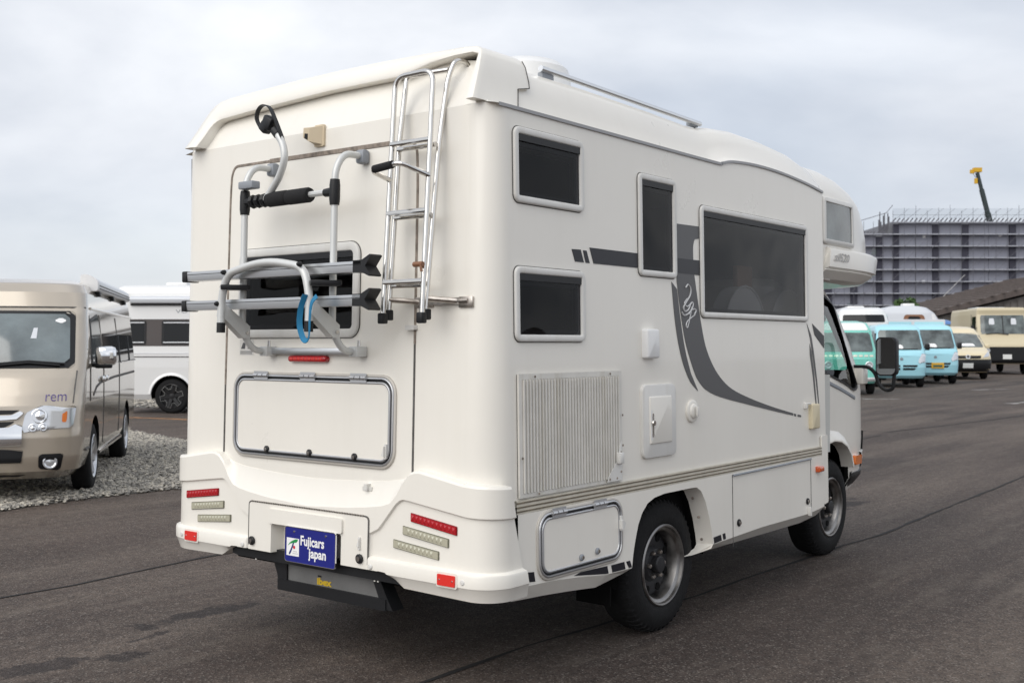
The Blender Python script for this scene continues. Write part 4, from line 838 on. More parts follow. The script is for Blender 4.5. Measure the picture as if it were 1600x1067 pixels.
# ---- wheels
def wheel(cx,cy,cz,R_,wd,sgn,parent,rimr,deep=.09,name='wheel',style='steel',loc=None):
    ax=(sgn,0,0); og=(cx,cy,cz)   # cx = outer face
    q=MB(); s_=R_-rimr
    q.lathe([(rimr-.012,-.02),(rimr+.004,-.004),(rimr+.25*s_,.004),(rimr+.5*s_,.002),(rimr+.78*s_,-.010),(R_-.012,-.026),(R_-.002,-.045),(R_,-.075),(R_,-wd+.075),(R_-.012,-wd+.026),(rimr+.3*s_,-wd),(rimr,-wd)],og,ax,56); w_=q.build(name,'rubber',parent,ang=40)
    q=MB()
    for k in range(52):
        a=2*math.pi*k/52; c,s=math.cos(a),math.sin(a); d=.018*R_/.335
        pts=[]
        for da in (-d,d):
            ca,sa=math.cos(a+da),math.sin(a+da)
            for (rr,h) in ((R_-.032,-.010),(R_-.008,-.020),(R_+.004,-.048),(R_+.004,-.085),(R_-.02,-.085)): pts.append((cx+sgn*h,cy+rr*ca,cz+rr*sa))
        q.add(pts,[(0,1,2,3,4),(9,8,7,6,5)]+[(i,(i+1)%5,5+(i+1)%5,5+i) for i in range(5)])
    q.build('tread_lug','rubber',w_,ang=20)
    q=MB(); q.lathe([(rimr-.002,-.012),(rimr+.003,-.002),(rimr-.004,.004),(rimr-.012,.002),(rimr-.016,-.012),(rimr-.030,-.018),(rimr-.034,-.024),(rimr-.042,-deep)],og,ax,48); q.build('rim','rim_'+style if 'rim_'+style in MATS else 'steel',w_,ang=40)
    rd=rimr-.040
    if style=='steel':
        q=MB(); q.lathe([(rd+.004,-deep+.004),(rd-.012,-deep+.016),(rd*.78,-deep+.022),(rd*.56,-deep+.018),(rd*.46,-deep+.038),(rd*.36,-deep+.040),(0,-deep+.040)],og,ax,48); q.build('disc','rim_disc',w_,ang=40)
        for k in range(8):
            a=2*math.pi*(k+.5)/8; q=MB(); p=Vector((cx+sgn*(-deep+.0215),cy+rd*.82*math.cos(a),cz+rd*.82*math.sin(a)))
            q.lathe([(.020,0),(.020,.004),(.014,.0042),(.0,.0042)],p,ax,12); q.build('disc_hole','dark_under',w_)
        for k in range(6):
            a=2*math.pi*k/6; q=MB(); q.lathe([(.012,0),(.012,.014),(.008,.020),(0,.021)],(cx+sgn*(-deep+.039),cy+rd*.41*math.cos(a),cz+rd*.41*math.sin(a)),ax,6); q.build('lug_nut','steel_rust',w_)
        q=MB(); q.lathe([(rd*.27,0),(rd*.27,.03),(rd*.23,.036),(0,.038)],(cx+sgn*(-deep+.039),cy,cz),ax,20); q.build('hub','rim_disc',w_)
    return w_
mat('rim_steel',(.27,.262,.255),.36,1,var=.25,rvar=.1,vscale=14); mat('rim_disc',(.022,.022,.024),.5,.2); mat('rim_alloy',(.62,.63,.65),.3,.9); mat('rim_black',(.015,.015,.016),.35,.2)
wheel(-.068,1.462,.335,.335,.21,1,MH,.203); wheel(2*CX+.068,1.462,.335,.335,.21,-1,MH,.203)
wheel(-.205,3.94,.33,.33,.21,1,MH,.20,deep=.07); wheel(2*CX+.205,3.94,.33,.33,.21,-1,MH,.20,deep=.07)

# ------------------------------------------------------------ stacked-outline vehicle bodies
class Hull:
    """body from plan outlines at rising heights: (z, half width, front y, rear y, front curve length, exponent)"""
    def __init__(s,lv): s.a=np.array(lv,float)
    def at(s,z): return [float(np.interp(z,s.a[:,0],s.a[:,k])) for k in range(1,6)]
    def ring(s,z,nf=14):
        w_,F,B,a,p=s.at(z); r=[]; b2=.22
        for k in range(7):
            t=math.pi/2*k/6; r.append((w_*math.sin(t)**(2/3.2),B+b2-b2*max(0,math.cos(t))**(2/3.2),z))
        for k in range(1,10): r.append((w_,B+b2+(F-a-B-b2)*k/10,z))
        for k in range(nf+1):
            t=math.pi/2*(1-k/nf); r.append((w_*max(0,math.sin(t))**(2/p),F-a+a*max(0,math.cos(t))**(2/p),z))
        return r+[(-x,y,zz) for x,y,zz in r[-2:0:-1]]
    def front(s,x,z,n=0):
        w_,F,B,a,p=s.at(z); q=min(1,abs(x)/w_); return (x,F-a+a*max(0,1-q**p)**(1/p)+n,z)
    def side(s,y,z,n=0,sg=1):
        w_,F,B,a,p=s.at(z); q=max(0,(y-(F-a))/a); return (sg*(w_*max(0,1-min(1,q)**p)**(1/p)+n),y,z)
    def mesh(s,zs=None):
        zs=zs or sorted(set([float(q) for q in s.a[:,0]]+[float(q) for q in np.linspace(s.a[0,0],s.a[-1,0],26)]))
        rows=[s.ring(z) for z in zs]; m=MB(); m.grid(rows,closeu=True); m.poly(rows[0],True); m.poly(rows[-1]); return m
def cyl_cut(x0,x1,y,z,r,m='dark_under'):
    q=MB(); n=36; a=[(x0,y+r*math.cos(2*math.pi*k/n),z+r*math.sin(2*math.pi*k/n)) for k in range(n)]; b2=[(x1,p[1],p[2]) for p in a]
    q.add(a+b2,[tuple(range(n))[::-1],tuple(range(n,2*n))]+[(k,(k+1)%n,n+(k+1)%n,n+k) for k in range(n)]); return q.build('cutter',m)
def poly_cut(o2,x0,x1,m):
    q=MB(); q.prism(o2,lambda u,v,n:(n,u,v),x0,x1); return q.build('cutter',m)
def span(o2,fn,n,rows=10,cols=10):
    """surface patch inside a convex (u,v) outline that follows fn"""
    vs=[p[1] for p in o2]; v0,v1=min(vs),max(vs); R_=[]
    for i in range(rows+1):
        v=v0+(v1-v0)*(.002+.996*i/rows); xs=[]
        for k in range(len(o2)):
            (a,b2),(c,d)=o2[k],o2[(k+1)%len(o2)]
            if (b2<=v<d) or (d<=v<b2): xs.append(a+(c-a)*(v-b2)/(d-b2))
        if len(xs)<2: continue
        u0,u1=min(xs),max(xs); R_.append([fn(u0+(u1-u0)*j/cols,v,n) for j in range(cols+1)])
    m=MB(); m.grid(R_); return m
def slab(o2,fn,n0,n1,rows=8,cols=8):
    """patch with thickness: outer sheet plus edge walls"""
    m=span(o2,fn,n1,rows,cols); k=len(o2); a=[fn(u,v,n0) for u,v in o2]; b2=[fn(u,v,n1) for u,v in o2]; m.grid([a+[a[0]],b2+[b2[0]]]); return m

# ---- motorhome cab (kept in the motorhome's own frame)
cabh=Hull([(.42,.80,.94,-.88,.78,2.5),(.50,.845,1.03,-.88,.82,2.5),(.75,.85,1.06,-.88,.82,2.5),(1.10,.85,1.05,-.88,.82,2.5),(1.20,.848,1.02,-.88,.80,2.5),(1.45,.83,.86,-.88,.75,2.4),(1.70,.80,.66,-.88,.7,2.3),(1.82,.77,.52,-.88,.66,2.2),(1.87,.70,.34,-.85,.5,2.2)])
CO=Vector((CX,4.0,0))
WS=rr4([(CX-.70,1.20),(CX+.70,1.20),(CX+.62,1.75),(CX-.62,1.75)],.06,4)
m=cabh.mesh(); m.v=[tuple(Vector(p)+CO) for p in m.v]
def in_ws(f):
    c=sum((Vector(m.v[k]) for k in f),Vector())/len(f); hw_=.70-.08*(c.z-1.2)/.55
    return len(f)==4 and c.y>4.2 and 1.2<c.z<1.75 and abs(c.x-CX)<hw_
m.f=[f for f in m.f if not in_ws(f)]
cab=m.build('cab','cream',MH,ang=30); cab.data.materials.append(MATS['dark_under'])
WIN=rr4([(3.40,1.36),(4.12,1.19),(4.33,1.125),(4.40,1.15),(4.10,1.72),(3.95,1.775),(3.40,1.79)],.03,3)
cut=[poly_cut(WIN,CX-1.2,CX+1.2,'dark_under')]
ARC=[(3.55,.30),(3.55,.46),(3.565,.56),(3.61,.66),(3.68,.73),(3.78,.772),(3.90,.785),(4.02,.772),(4.12,.735),(4.20,.67),(4.245,.58),(4.26,.48),(4.265,.30)]
for sg in (1,-1):
    a=CX+sg*.50; b2=CX+sg*1.1; cut.append(poly_cut(ARC,min(a,b2),max(a,b2),'dark_under'))
q=cab.modifiers.new('s','SOLIDIFY'); q.thickness=.03; q.offset=-1; q.material_offset=1
boolcut(cab,cut)
cs=lambda y,z,n=0,sg=1: tuple(Vector(cabh.side(y-4.0,z,n,sg))+CO)
cf=lambda x,z,n=0: tuple(Vector(cabh.front(x-CX,z,n))+CO)
for sg in (1,-1):
    f=lambda u,v,n:cs(u,v,n,sg)
    m=span(WIN,f,-.012,8,8); m.build('cab_side_glass','cab_glass',MH,fix=False)
    m=MB(); ctr=Vector((3.85,1.45)); big=[tuple(ctr+(Vector(p)-ctr)*1.03+(Vector(p)-ctr).normalized()*.012) for p in WIN]
    m.grid([[f(*p,.004) for p in big+[big[0]]],[f(*p,.010) for p in big+[big[0]]],[f(*p,.010) for p in WIN+[WIN[0]]],[f(*p,-.02) for p in WIN+[WIN[0]]]]); m.build('window_rubber','black_plastic',MH)
span(WS,cf,.004,8,16).build('windshield','cab_glass',MH,fix=False)
m=MB(); wo=rr4([(CX-.75,1.16),(CX+.75,1.16),(CX+.67,1.79),(CX-.67,1.79)],.07,4); wi=rr4([(CX-.64,1.25),(CX+.64,1.25),(CX+.56,1.70),(CX-.56,1.70)],.05,4)
m.grid([[cf(*p,-.01) for p in wo+[wo[0]]],[cf(*p,.012) for p in wo+[wo[0]]],[cf(*p,.012) for p in wi+[wi[0]]],[cf(*p,-.02) for p in wi+[wi[0]]]]); m.build('windshield_rubber','black_plastic',MH)
# steering wheel, seat backs
m=MB(); m.tube([(CX+.40+.19*math.cos(t),4.25-.10*math.sin(t),1.12+.15*math.sin(t)) for t in [2*math.pi*k/24 for k in range(24)]],.015,8,closed=True); m.tube([(CX+.40,4.25,1.12),(CX+.40,4.5,.9)],.03,8); m.build('steering_wheel','black_plastic',MH)
for x in (CX+.42,CX-.4):
    m=MB(); m.box((x,3.62,1.25),(.46,.14,.62),rot=Matrix.Rotation(R(12),3,'X'),bev=.05); m.box((x,3.58,1.66),(.26,.10,.18),bev=.04); m.box((x,3.8,.92),(.48,.5,.16),bev=.04); m.build('cab_seat','fabric_dark',MH)
m=MB(); m.box((CX,4.55,.98),(1.5,.35,.2),bev=.05); m.build('dashboard','black_plastic',MH)
# door lines, crease, fender flare, indicator, step bumper
m=MB(); m.grid([[cs(y,z+a,n) for y,z in ((3.42,1.26),(3.8,1.19),(4.1,1.12),(4.36,1.05))] for a,n in ((0,.002),(.006,.008),(.022,.008),(.028,.002))]); m.build('belt_moulding','grey_plastic',MH)
ca=ARC[1:11]; ctr=Vector((3.9,.45)); ex=lambda k:[tuple(ctr+(Vector(p)-ctr)*(1+k/(Vector(p)-ctr).length)) for p in ca]
m=MB(); m.grid([[cs(*p,.001) for p in ex(.075)],[cs(*p,.030) for p in ex(.035)],[cs(*p,.042) for p in ex(.012)],[cs(*p,.040) for p in ex(.0)],[cs(*p,-.05) for p in ex(-.003)]]); m.build('fender_flare','cream',MH,ang=50)
slab(rr4([(4.30,.59),(4.45,.59),(4.45,.655),(4.30,.655)],.012,3),cs,.0,.035,6,8).build('indicator','orange_lens',MH)
slab(rr4([(4.275,.425),(4.72,.44),(4.74,.545),(4.275,.54)],.01,2),cs,.0,.012).build('bumper_step','black_plastic',MH)
m=MB(); m.grid([[tuple(Vector(cabh.front(x,z,n))+CO) for x in np.linspace(-.83,.83,25)] for z,n in ((.40,.0),(.42,.05),(.60,.06),(.66,.055),(.67,.0))]); m.build('front_bumper','cream',MH)
m=MB(); m.grid([[cs(y,z,n) for y,z in ((4.71,.45),(4.735,.55),(4.745,.66),(4.75,.80))] for n in (.012,.03)]); m.build('corner_moulding','black_plastic',MH,fix=False)
# mirror on its arm
m=MB(); m.tube(fillet([cs(4.42,1.285,-.02),(-.12,4.42,1.285),(-.075,4.43,1.24),(-.055,4.44,1.15),(.0,4.45,1.115),(.045,4.45,1.13),(.052,4.45,1.23)],.04),.013,10); ma=m.build('mirror_arm','black_plastic',MH)
m=MB(); m.box(cs(4.46,1.22,.03),(.07,.10,.12),bev=.01); m.build('mirror_base','cream',MH)
def MF(u,v,n): return (-.086+u*.74,4.41+u*.075+n,1.222+v*.82)   # glass side faces back to the driver
m=MB(); rows=[[MF(a,b2,n) for a,b2 in rrect(.02+i,0+i,.215-i,.335-i,.045)] for i,n in ((.012,.085),(.0,.06),(0,.012),(.004,.002),(.010,.0),(.0125,.006))]; m.grid(rows,closeu=True); m.poly(rows[0]); mh=m.build('mirror_housing','black_plastic',MH,ang=50)
mat('mirror',(.72,.74,.76),.02,1)
m=MB(); m.poly([MF(a,b2,.004) for a,b2 in rrect(.031,.011,.204,.324,.035)]); m.build('mirror_glass','mirror',mh,fix=False)

# ------------------------------------------------------------ parked vehicles
def simple_wheel(parent,x,y,r,wd,sg,rimr,style,spokes=0):
    """x = outer face in the vehicle's frame"""
    og=(x,y,r); ax=(sg,0,0)
    q=MB(); q.lathe([(rimr-.01,-.02),(rimr+.005,-.004),(rimr+.5*(r-rimr),.0),(r-.02,-.012),(r-.004,-.035),(r,-.06),(r,-wd+.05),(r-.02,-wd+.01),(rimr,-wd)],og,ax,40); w_=q.build('wheel','rubber',parent,ang=40)
    q=MB(); q.lathe([(rimr,-.010),(rimr+.002,-.002),(rimr-.006,.002),(rimr-.014,-.004),(rimr-.022,-.03),(rimr-.03,-.07),(0,-.07)],og,ax,36); q.build('rim','rim_black' if style in('star','dark') else 'rim_alloy',w_,ang=40)
    if spokes:
        for k in range(spokes):
            a=2*math.pi*k/spokes+.2; q=MB(); c,s=math.cos(a),math.sin(a)
            pt=lambda rr,t,h:(x+sg*h,y+rr*c-t*s,r+rr*s+t*c)
            wd0,wd1=.022*r/.33,.030*r/.33
            q.add([pt(.05,-wd1,-.03),pt(.05,wd1,-.03),pt(rimr-.012,wd0,-.010),pt(rimr-.012,-wd0,-.010),pt(.05,-wd1,-.065),pt(.05,wd1,-.065),pt(rimr-.012,wd0,-.06),pt(rimr-.012,-wd0,-.06)],[(0,1,2,3),(0,4,5,1),(1,5,6,2),(2,6,7,3),(3,7,4,0)]); q.build('spoke','rim_black' if style=='star' else 'rim_alloy',w_)
        q=MB(); q.lathe([(.055,-.05),(.055,-.022),(.03,-.018),(0,-.017)],og,ax,18); q.build('hub_cap','rim_black' if style in('star','dark') else 'rim_alloy',w_)
    if style=='star':
        pts=[]; n=6
        for k in range(n):
            a=2*math.pi*k/n+.25
            for rr,da in ((rimr*.97,-.20),(rimr*.97,.20),(rimr*.60,.36),(rimr*.60,.69)): pts.append((x+sg*.004,y+rr*math.cos(a+da),r+rr*math.sin(a+da)))
        q=MB(); q.tube(pts,.0085,6,closed=True); q.build('spoke_outline','chrome',w_)
    return w_
def vehicle(name,label,cat,loc,rz,hull,paint,wheels,group=None,arch=None,scale=1,spokes=8,style='alloy'):
    e=empty(name,label,cat,(loc[0],loc[1],0),rz,group,local=True); e.scale=(scale,)*3
    b2=hull.mesh().build('body',paint,None,ang=28); b2.data.materials.append(MATS['dark_under'])
    cut=[]
    for (wx,wy,wr) in wheels:
        for sg in (1,-1): 
            a,c=sg*(wx-.34),sg*(wx+.5); cut.append(cyl_cut(min(a,c),max(a,c),wy,wr,arch or wr+.07))
    boolcut(b2,cut); setp(b2,e)
    for (wx,wy,wr) in wheels:
        for sg in (1,-1): simple_wheel(e,sg*wx,wy,wr,.19,sg,wr*(.70 if style=='star' else .64),style,spokes)
    return e
def add(e,name,o2,fn,m,n0=-.01,n1=.004,rows=8,cols=10): return slab(o2,fn,n0,n1,rows,cols).build(name,m,e)
def rq(*c,r=.02): return rr4(list(c),r,3)
def bar(e,name,pts,r,m,seg=8,flat=None): q=MB(); q.tube(pts,r,seg,flat=flat); return q.build(name,m,e)

# ---- champagne high-roof van, nose towards the camera
H=Hull([(.22,.80,2.50,-2.66,.36,3.0),(.30,.89,2.66,-2.68,.36,3.2),(.42,.925,2.70,-2.69,.34,3.3),(.62,.935,2.70,-2.69,.34,3.3),(.70,.935,2.685,-2.69,.34,3.3),(.88,.94,2.655,-2.69,.34,3.4),(1.00,.94,2.60,-2.69,.33,3.4),(1.15,.94,2.50,-2.69,.32,3.5),(1.24,.938,2.42,-2.69,.30,3.6),(1.50,.915,2.23,-2.68,.30,3.6),(1.75,.885,2.04,-2.67,.30,3.6),(1.80,.88,1.99,-2.67,.30,3.6),(1.95,.86,1.90,-2.65,.36,3.4),(2.04,.82,1.80,-2.60,.40,3.2),(2.085,.74,1.62,-2.5,.45,2.9),(2.10,.55,1.3,-2.3,.45,2.6)])
HI=vehicle('camper_van','champagne high-roof camper van parked nose-out on the gravel','van',(-9.18,3.00),R(-128.2),H,'champagne',[(.925,1.62,.335),(.925,-1.49,.335)],arch=.405)
hf=H.front; hl=lambda y,z,n=0:H.side(y,z,n,-1); hr=lambda y,z,n=0:H.side(y,z,n,1)
ws=add(HI,'windshield',rq((-.845,1.225),(.845,1.225),(.80,1.765),(-.80,1.765),r=.06),hf,'black_plastic',n1=.005,rows=12,cols=24)
add(ws,'windshield_glass',rq((-.80,1.275),(.80,1.275),(.755,1.735),(-.755,1.735),r=.05),hf,'glass_sky',.004,.009,12,24)
add(ws,'inspection_sticker',[( -.68+.05*math.cos(k*.63),1.67+.024*math.sin(k*.63)) for k in range(10)],hf,'paper_white',.008,.0105,3,3)
add(ws,'price_card',[(-.49,1.50),(-.44,1.50),(-.455,1.60),(-.49,1.60)],hf,'silver_van',.008,.0105,3,3)
for a in ([(-.76,1.265),(-.45,1.290),(-.15,1.265),(.2,1.24)],[(-.72,1.25),(-.45,1.275),(-.1,1.245)]): bar(ws,'wiper',[hf(x,z,.025) for x,z in a],.010,'black_plastic')
for sg in (-1,1):
    fx=lambda x,z,n=0: hf(sg*x,z,n)
    hd_=add(HI,'headlight',rq((.44,.655),(.86,.69),(.885,.885),(.60,.895),(.47,.83),r=.03),fx,'headlamp',n1=.012,rows=8,cols=14)
    for (xx,zz,r_) in ((.585,.80,.062),(.535,.695,.033),(.62,.70,.035)):
        p=fx(xx,zz,.012); q=MB(); q.lathe([(r_*1.15,-.01),(r_*1.1,.006),(r_*.95,.008),(r_*.8,-.004),(r_*.5,.004),(0,.010)],p,(0,1,.1),20); q.build('lamp_reflector','bulb',hd_)
    add(hd_,'indicator_bulb',rq((.77,.74),(.81,.74),(.815,.84),(.775,.83),r=.008),fx,'orange_lens',.0,.0135,4,4)
    fg=add(HI,'fog_lamp_surround',rq((.575,.325),(.75,.30),(.79,.46),(.585,.46),r=.03),fx,'black_plastic',n1=.006)
    p=fx(.675,.385,.008); q=MB(); q.lathe([(.062,-.01),(.062,.008),(.052,.012),(.04,.004),(0,.012)],p,(sg*.25,1,0),20); q.build('fog_lamp','headlamp',fg)
    mz=[(sg*.94,1.83,1.29),(sg*1.00,1.82,1.27)]
    q=MB(); q.box((sg*1.06,1.84,1.33),(.20,.10,.19),bev=.045); q.build('mirror_housing','chrome',HI,ang=60)
    q=MB(); q.box((sg*1.04,1.84,1.235),(.16,.07,.05),bev=.015); q.box((sg*.97,1.83,1.24),(.10,.05,.04)); q.build('mirror_foot','black_plastic',HI)
    q=MB(); q.box((sg*.80,2.17,1.33),(.055,.10,.13),bev=.025); q.build('corner_mirror_pod','champagne',HI,ang=60)
# grille, chrome bars, bumper intake
for sg in (-1,1):
    fx=lambda x,z,n=0: hf(sg*x,z,n)
    add(HI,'upper_grille',rq((.0,.815),(.36,.82),(.42,.855),(.0,.86),r=.006),fx,'black_plastic',n1=.006)
    add(HI,'chrome_bar',rq((.0,.755),(.40,.775),(.46,.83),(.43,.85),(.36,.812),(.0,.805),r=.01),fx,'chrome',n1=.028)
    add(HI,'grille_slot',rq((.0,.695),(.28,.695),(.36,.735),(.38,.755),(.0,.748),r=.006),fx,'black_plastic',n1=.008)
    add(HI,'chrome_bar',rq((.0,.53),(.45,.54),(.45,.72),(.39,.735),(.30,.685),(.0,.685),r=.01),fx,'chrome',n1=.032)
    add(HI,'lower_intake',rq((.0,.385),(.44,.385),(.455,.50),(.0,.525),r=.012),fx,'black_plastic',n1=.008)
    add(HI,'lip_slot',rq((.0,.245),(.40,.25),(.46,.265),(.0,.272),r=.004),fx,'black_plastic',n1=.008)
text('hood_lettering','rem',.135,'purple_print',HI,lambda a,b2,n:hf(-(.62+a*.85),.93+b2,.005),bold=-.0015,sx=1.0)
bar(HI,'hood_gap',[hf(x,z,.003) for x,z in ((-.865,1.20),(-.86,1.05),(-.855,.91))],.006,'seal_dark')
bar(HI,'roof_gap',[hf(x,1.80,.003) for x in np.linspace(-.87,.87,18)],.008,'seal_dark')
# left flank (towards the camera)
for (fs,sg) in ((hl,-1),(hr,1)):
    wf=add(HI,'door_window',rq((1.02,1.245),(1.93,1.235),(1.72,1.73),(1.06,1.755),r=.05),fs,'black_plastic',n1=.004)
    add(wf,'pane',rq((1.06,1.28),(1.86,1.275),(1.68,1.70),(1.10,1.72),r=.04),fs,'glass_grey',.003,.008)
    wf=add(HI,'side_window',rq((-2.45,1.23),(.88,1.24),(.86,1.56),(-2.35,1.56),r=.05),fs,'glass_dark',n1=.004,cols=20)
    for y in (-1.75,-.62): bar(HI,'window_divider',[fs(y,1.24,.006),fs(y,1.55,.006)],.03,'black_plastic',flat=(1,.3))
    bar(HI,'window_trim',[fs(y,1.235,.012) for y in np.linspace(-2.4,-.65,8)],.012,'chrome')
    bar(HI,'drip_gutter',[fs(y,1.80,.006) for y in np.linspace(-2.5,1.6,14)],.012,'champagne')
    for y in (.95,-.58): bar(HI,'door_gap',[fs(y,z,.002) for z in (.42,.8,1.2,1.75)],.006,'seal_dark')
    bar(HI,'door_gap',[fs(y,z,.002) for y,z in ((2.02,.9),(2.0,1.22))],.006,'seal_dark')
    bar(HI,'flank_stripe',[fs(y,z,.003) for y,z in ((1.78,.95),(1.55,1.02),(1.2,1.055),(0,1.075),(-2.4,1.08))],.014,'seal_dark',flat=(1,.35))
    for y,z in ((1.10,1.085),(.80,1.085)): 
        q=MB(); q.box(fs(y,z,.016),(.03,.17,.06),bev=.012); q.build('door_handle','chrome',HI,ang=60)
    bar(HI,'sill_moulding',[fs(y,.33,.012) for y in np.linspace(-1.0,1.15,8)],.022,'chrome',flat=(1,.6))
    bar(HI,'bumper_moulding',[fs(y,.46,.006) for y in (2.08,2.2,2.32)],.012,'seal_dark')
# roll-up awning on the roof side
q=MB()
o2=rr4([(-.06,-.075),(.10,-.075),(.10,.03),(.02,.085),(-.06,.085)],.025,3)
q.prism(o2,lambda u,v,n:(-.80-u,n,2.075+v),1.05,-2.2); aw=q.build('roll_awning','silver_van',HI,ang=40)
q=MB(); q.prism(rr4([(-.066,-.081),(.106,-.081),(.106,.033),(.022,.091),(-.066,.091)],.03,3),lambda u,v,n:(-.80-u,n,2.075+v),1.17,1.04); q.build('awning_end_cap','paper_white',aw,ang=40)
for z in (2.06,2.03): bar(aw,'awning_seam',[(-.903,1.03,z),(-.903,-2.2,z)],.005,'seal_dark')
for y in (.8,-.5,-1.8):
    q=MB(); q.box((-.84,y,1.975),(.10,.14,.05),bev=.01); q.build('awning_bracket','black_plastic',aw)
q=MB(); q.box((.2,-.6,2.11),(.5,.7,.08),bev=.03); q.build('roof_vent','white',HI)

# ---- white camper van broadside behind
H2=Hull([(.30,.88,2.60,-2.66,.40,2.8),(.40,.93,2.70,-2.72,.40,2.8),(.95,.945,2.66,-2.74,.42,2.9),(1.24,.94,2.42,-2.74,.38,3.),(1.80,.90,2.04,-2.76,.34,3.2),(1.95,.89,1.95,-2.78,.40,3.2),(2.30,.87,1.75,-2.80,.5,3.),(2.52,.84,1.5,-2.78,.6,2.8),(2.62,.78,1.3,-2.74,.6,2.6),(2.67,.70,1.1,-2.66,.6,2.6),(2.69,.5,.9,-2.4,.6,2.5)])
WV=vehicle('camper_van','white high-roof camper van broadside on the left, black star-spoke wheels','van',(-16.48,12.05),R(-51.8),H2,'van_white',[(.93,1.62,.36),(.93,-1.49,.36)],arch=.43,style='star',spokes=6)
for sg in (1,-1):
    fs=lambda y,z,n=0:H2.side(y,z,n,sg)
    add(WV,'window_band',rq((-2.55,1.40),(1.0,1.40),(1.0,1.96),(-2.5,1.96),r=.02),fs,'band_brown',n1=.004,cols=20)
    for (a,b2) in ((-2.5,-2.02),(-1.70,-.25),(-.1,.9)):
        wf=add(WV,'side_window',rq((a,1.43),(b2,1.43),(b2,1.93),(a,1.93),r=.03),fs,'black_plastic',.003,.012)
        add(wf,'pane',rq((a+.05,1.47),(b2-.05,1.47),(b2-.05,1.86),(a+.05,1.86),r=.03),fs,'glass_dark',.011,.016)
        for z in (1.475,1.885): bar(wf,'window_trim',[fs(a+.04,z,.018),fs(b2-.04,z,.018)],.013,'silver_van')
    bar(WV,'window_divider',[fs(-.98,1.45,.018),fs(-.98,1.88,.018)],.02,'black_plastic')
    q=MB(); q.prism(rr4([(0,-.07),(.11,-.07),(.12,.03),(.05,.08),(0,.08)],.02,3),lambda u,v,n:(sg*(.86+u),n,2.36+v),-2.35,1.0); aw=q.build('roll_awning','silver_van',WV,ang=40)
    q=MB(); q.box((sg*.89,-.7,2.265),(.06,3.3,.035)); q.build('awning_rail','black_plastic',aw)
    bar(WV,'flank_groove',[fs(y,1.18,.003) for y in np.linspace(-2.5,-.35,8)],.010,'seal_dark'); bar(WV,'flank_groove',[fs(y,1.25,.003) for y in np.linspace(-2.5,1.5,8)],.006,'silver_van')
    bar(WV,'sill_gap',[fs(y,.48,.003) for y in np.linspace(-1.0,1.15,8)],.010,'seal_dark'); bar(WV,'sill_gap',[fs(y,.36,.003) for y in np.linspace(-1.0,1.15,8)],.018,'seal_dark')
    rr_=[(-1.49+.49*math.cos(t),.36+.49*math.sin(t)) for t in [R(5+170*k/16) for k in range(17)]]; r2_=[(-1.49+.435*math.cos(t),.36+.435*math.sin(t)) for t in [R(5+170*k/16) for k in range(17)]]
    q=MB(); q.grid([[fs(*p,.001) for p in rr_],[fs(*p,.03) for p in r2_],[fs(*p,-.05) for p in r2_]]); q.build('arch_flare','van_white',WV,ang=60)
text('side_lettering','VOYAGER'[:2],.11,'grey_plastic',WV,lambda a,b2,n:H2.side(-1.42+a*1.6,2.085+b2,.004,1),bold=0)
q=MB(); q.box((0,-1.6,2.72),(.45,.45,.09),bev=.03); q.build('roof_vent','white',WV)

# ---- row of parked vehicles far right
HX,HY=math.cos(R(-61)),math.sin(R(-61)); RZ=math.atan2(-HX,HY)
def place(px,py,lx,ly,s=1):  # place so that local point (lx,ly) lands on (px,py)
    rx,ry=math.cos(RZ),math.sin(RZ); fx_,fy_=-math.sin(RZ),math.cos(RZ); return (px-s*(lx*rx+ly*fx_),py-s*(lx*ry+ly*fy_))
KEI=[(.28,.66,1.62,-1.68,.28,3.),(.36,.72,1.70,-1.70,.28,3.2),(.60,.735,1.72,-1.70,.28,3.4),(.95,.735,1.68,-1.70,.28,3.4),(1.05,.735,1.62,-1.70,.26,3.4),(1.10,.73,1.56,-1.70,.26,3.4),(1.75,.66,1.14,-1.68,.24,3.6),(1.84,.62,1.02,-1.66,.24,3.6),(1.90,.52,.85,-1.55,.24,3.4),(1.92,.4,.7,-1.4,.24,3.2)]
